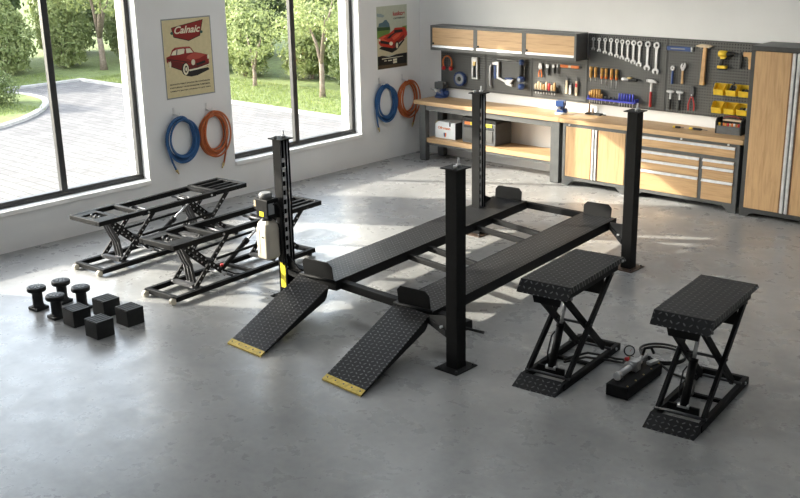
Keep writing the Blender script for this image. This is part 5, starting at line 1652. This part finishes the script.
# ================================================================== low scissor lifts by the window
def holes_arm(a, b, mat, t, name='scissor_arm'):
    """flat perforated arm: bright hole bushings along its length"""
    a, b = Vector(a), Vector(b)
    h = MB().bar(a, b, 0.016, 0.055)
    L = (b - a).length
    h.cur = 1
    for k in range(1, int(L / 0.075)):
        p = a + (b - a) * (k * 0.075 / L)
        h.cyl(p - Vector((0.0095, 0, 0)), p + Vector((0.0095, 0, 0)), 0.011, 8)
    return h.build(name, [mat, 'steel'], t)
def low_lift(lab, x, y, rz):
    t = thing('low_rise_scissor_lift', lab, 'scissor lift', (x, y, 0), rz, 'pair of low scissor lifts by the window')
    # base
    b = MB()
    for sx in (-0.245, 0.245):
        b.box(sx - 0.026, sx + 0.026, -1.14, 1.05, 0.028, 0.082)
    b.box(-0.219, 0.219, -1.14, -1.09, 0.028, 0.082)
    b.box(-0.219, 0.219, 1.0, 1.05, 0.028, 0.082)
    b.box(-0.219, 0.219, -0.74, -0.70, 0.028, 0.070)
    b.box(-0.219, 0.219, 0.02, 0.06, 0.028, 0.070)
    b.build('base_frame', 'black', t, bevel=0.003)
    for sx in (-0.225, 0.225):
        w = MB().cyl((sx - 0.025, -1.165, 0.034), (sx + 0.025, -1.165, 0.034), 0.034, 16)
        w.build('roller', 'ivory', t)
        MB().box(sx - 0.032, sx - 0.026, -1.17, -1.10, 0.02, 0.075).build('roller_bracket', 'darksteel', t)
        MB().box(sx - 0.03, sx + 0.03, 0.94, 1.0, 0.0, 0.028).build('foot', 'rubber', t)
    # platform: end trays joined by two long rails
    zt = 0.655
    for s, y0, y1 in ((-1, -1.14, -0.50), (1, 0.66, 1.18)):
        p = MB()
        a = 0.285
        h = 0.055
        p.box(-a, -a + 0.055, y0, y1, zt - h, zt)
        p.box(a - 0.055, a, y0, y1, zt - h, zt)
        ends = (y0, y1 - 0.05)
        p.box(-a + 0.055, a - 0.055, y0, y0 + 0.05, zt - h, zt)
        p.box(-a + 0.055, a - 0.055, y1 - 0.05, y1, zt - h, zt)
        if s < 0:
            p.box(-a + 0.055, -0.13, y0 + 0.05, -0.85, zt - 0.03, zt - 0.002)
            p.box(0.10, a - 0.055, y0 + 0.05, -0.85, zt - 0.03, zt - 0.002)
            p.box(-a + 0.055, a - 0.055, -0.87, -0.82, zt - h, zt - 0.001)
        else:
            for xx in (-0.14, 0.02, 0.13):
                p.box(xx - 0.018, xx + 0.018, y0 + 0.05, y1 - 0.05, zt - h, zt - 0.004)
        p.build('end_tray', 'black', t, bevel=0.004)
    for sx in (-0.243, 0.243):
        r = MB()
        r.box(sx - 0.027, sx + 0.027, -0.50, 0.66, zt - 0.07, zt - 0.008)
        r.build('platform_rail', 'black', t, bevel=0.003)
        for yy in (-0.42, 0.58):
            MB().cyl((sx + (0.027 if sx > 0 else -0.027), yy, zt - 0.04), (sx + (0.036 if sx > 0 else -0.036), yy, zt - 0.04), 0.014, 8).build('bolt', 'steel', t)
    sp = MB()
    sp.box(-0.216, 0.216, 0.60, 0.66, zt - 0.05, zt - 0.01)
    sp.build('cross_tie', 'black_satin', t)
    # pivot tray with bright studs under the near tray
    for k in range(3):
        MB().cyl((-0.09 + 0.075 * k, -0.97, zt - 0.035), (-0.09 + 0.075 * k, -0.97, zt + 0.004), 0.012, 8).build('stud', 'darksteel', t)
    zb, zu = 0.085, zt - 0.075
    for yc in (-0.58, 0.62):
        for sx in (-0.185, -0.10, 0.10, 0.185):
            if abs(sx) > 0.15:
                holes_arm((sx, yc - 0.22, zb), (sx, yc + 0.30, zu), 'black_satin', t)
            else:
                holes_arm((sx, yc + 0.30, zb), (sx, yc - 0.28, zu), 'black_satin', t)
        # ribbed torsion plates between the arms
        for sx in (-0.06, -0.01, 0.045):
            MB().prism([(0.03, 0.0), (0.065, 0.0), (0.03, 0.22), (-0.01, 0.30), (-0.085, 0.44), (-0.12, 0.44), (-0.045, 0.27), (-0.005, 0.20)], (sx - 0.006, yc - 0.16, zb), (0, 1, 0), (0, 0, 1), 0.012).build('lock_plate', 'darksteel', t)
        for yy, zz_ in ((yc - 0.22, zb), (yc + 0.30, zu), (yc + 0.30, zb), (yc - 0.28, zu), (yc + 0.025, (zb + zu) / 2 + 0.01)):
            MB().cyl((-0.21, yy, zz_), (0.21, yy, zz_), 0.015, 10).build('pivot_pin', 'darksteel', t)
        MB().box(-0.16, 0.16, yc - 0.25, yc - 0.20, zb - 0.012, zb + 0.03).build('hinge_block', 'darksteel', t)
    for sx in (-0.20, 0.215):
        MB().bar((sx, -0.50, 0.34), (sx, 0.62, 0.36), 0.014, 0.028).build('tie_bar', 'black', t)
    A, B = Vector((0.05, -0.33, 0.11)), Vector((0.05, 0.46, zt - 0.09))
    mid = A + (B - A) * 0.56
    c = MB()
    c.cyl(A, mid, 0.028, 14)
    c.cyl(mid - (B - A) * 0.03, mid + (B - A) * 0.03, 0.036, 14)
    cy = c.build('cylinder', 'black_satin', t)
    r = MB()
    r.cyl(mid, B, 0.014, 12)
    r.build('piston_rod', 'chrome', cy)
    rd = MB()
    rd.cyl(A + (B - A) * 0.06 + Vector((0, 0, 0.03)), A + (B - A) * 0.06 + Vector((0, 0, 0.055)), 0.020, 8)
    rd.build('valve_cap', 'red', cy)
    MB().cyl((-0.12, A.y, A.z), (0.16, A.y, A.z), 0.018, 10).build('cylinder_pin', 'steel', t)
    MB().cyl((-0.21, B.y, B.z), (0.21, B.y, B.z), 0.016, 10).build('cylinder_pin', 'darksteel', t)
    hp = MB()
    hp.tube([A + Vector((0.03, 0.02, 0.03)), (0.12, -0.15, 0.05), (0.16, 0.05, 0.012), (0.13, 0.28, 0.012), (0.18, 0.36, 0.03)], 0.009, 8)
    hp.build('hose', 'rubber', t)
    return t
ll0 = low_lift('low black scissor lift standing along the wall right under the hoses', 1.43, -6.52, math.radians(4.2))
ll0['label'] = 'low black scissor lift standing along the wall under the hoses'
ll1 = copy_tree(ll0, 'low black scissor lift standing beside the white oil tank of the four-post lift')
ll1.location = (2.885, -6.55, 0)
ll1.rotation_euler = (0, 0, math.radians(4.5))

# ================================================================== lifting pads and rubber blocks on the floor
def jack_pad(lab, x, y, rz):
    t = thing('jack_adapter', lab, 'lifting pad', (x, y, 0), rz, 'round-topped lifting pads')
    MB().box(-0.078, 0.078, -0.078, 0.078, 0, 0.035).build('base', 'rubber', t, bevel=0.006)
    MB().lathe([(0.075, 0.035), (0.062, 0.045), (0.055, 0.06), (0.055, 0.19), (0.068, 0.205)], n=24).build('stem', 'rubber', t)
    pd = MB().lathe([(0.06, 0.196), (0.092, 0.203), (0.099, 0.212), (0.099, 0.243), (0.092, 0.252), (0.08, 0.253)], n=30).build('pad', 'rubber', t)
    r = MB()
    for k in range(8):
        r.T = Matrix.Rotation(2 * PI * k / 8, 4, 'Z')
        r.box(0.026, 0.070, -0.011, 0.012, 0.2528, 0.259)
    r.T = Matrix.Identity(4)
    r.cyl((0, 0, 0.2528), (0, 0, 0.259), 0.018, 12)
    r.build('tread', 'grayplastic', pd)
    return t
JP = [(2.19, -8.69, 0.1, 'round-topped lifting pad at the outer corner, nearest the large window'), (2.585, -8.70, 0.0, 'round-topped lifting pad in front, touching distance from the closest grooved block'),
      (2.20, -8.41, 0.2, 'round-topped lifting pad at the back, towards the low scissor lifts'), (2.55, -8.385, 0.05, 'round-topped lifting pad half hidden behind the first grooved block')]
j0 = jack_pad(JP[0][3], *JP[0][:3])
for x, y, rz, lab in JP[1:]:
    c = copy_tree(j0, lab)
    c.location = (x, y, 0)
    c.rotation_euler = (0, 0, rz)

def block(lab, x, y, rz):
    b = MB()
    a, h, n_, g_ = 0.105, 0.180, 5, 0.013
    pl = [(-a, 0), (a, 0)]
    w_ = (2 * a - (n_ - 1) * g_) / n_
    xs = a
    pl += []
    for k in range(n_):
        pl += [(xs, h), (xs - w_, h)]
        xs -= w_
        if k < n_ - 1:
            pl += [(xs, h - g_), (xs - g_, h - g_)]
            xs -= g_
    b.prism(pl, (0, a * 0.95, 0), XR, ZR, a * 1.9)
    o = b.build('rubber_block', 'rubber', None, loc=(x, y, 0), rot=(0, 0, rz), bevel=0.004)
    tag(o, lab, 'rubber block', 'grooved rubber blocks')
    return o
BK = [(2.90, -8.655, 0.0, 'grooved black rubber block closest to the round pads'), (3.365, -8.685, 0.03, 'grooved black rubber block at the front corner, furthest from the window'),
      (2.885, -8.30, 0.03, 'grooved black rubber block at the back of the four, towards the low scissor lifts'), (3.305, -8.295, 0.02, 'grooved black rubber block closest to the rollers of the scissor lift beside the oil tank')]
k0 = block(BK[0][3], *BK[0][:3])
for x, y, rz, lab in BK[1:]:
    c = k0.copy()
    COL.objects.link(c)
    c['label'] = lab
    c.location = (x, y, 0)
    c.rotation_euler = (0, 0, rz)
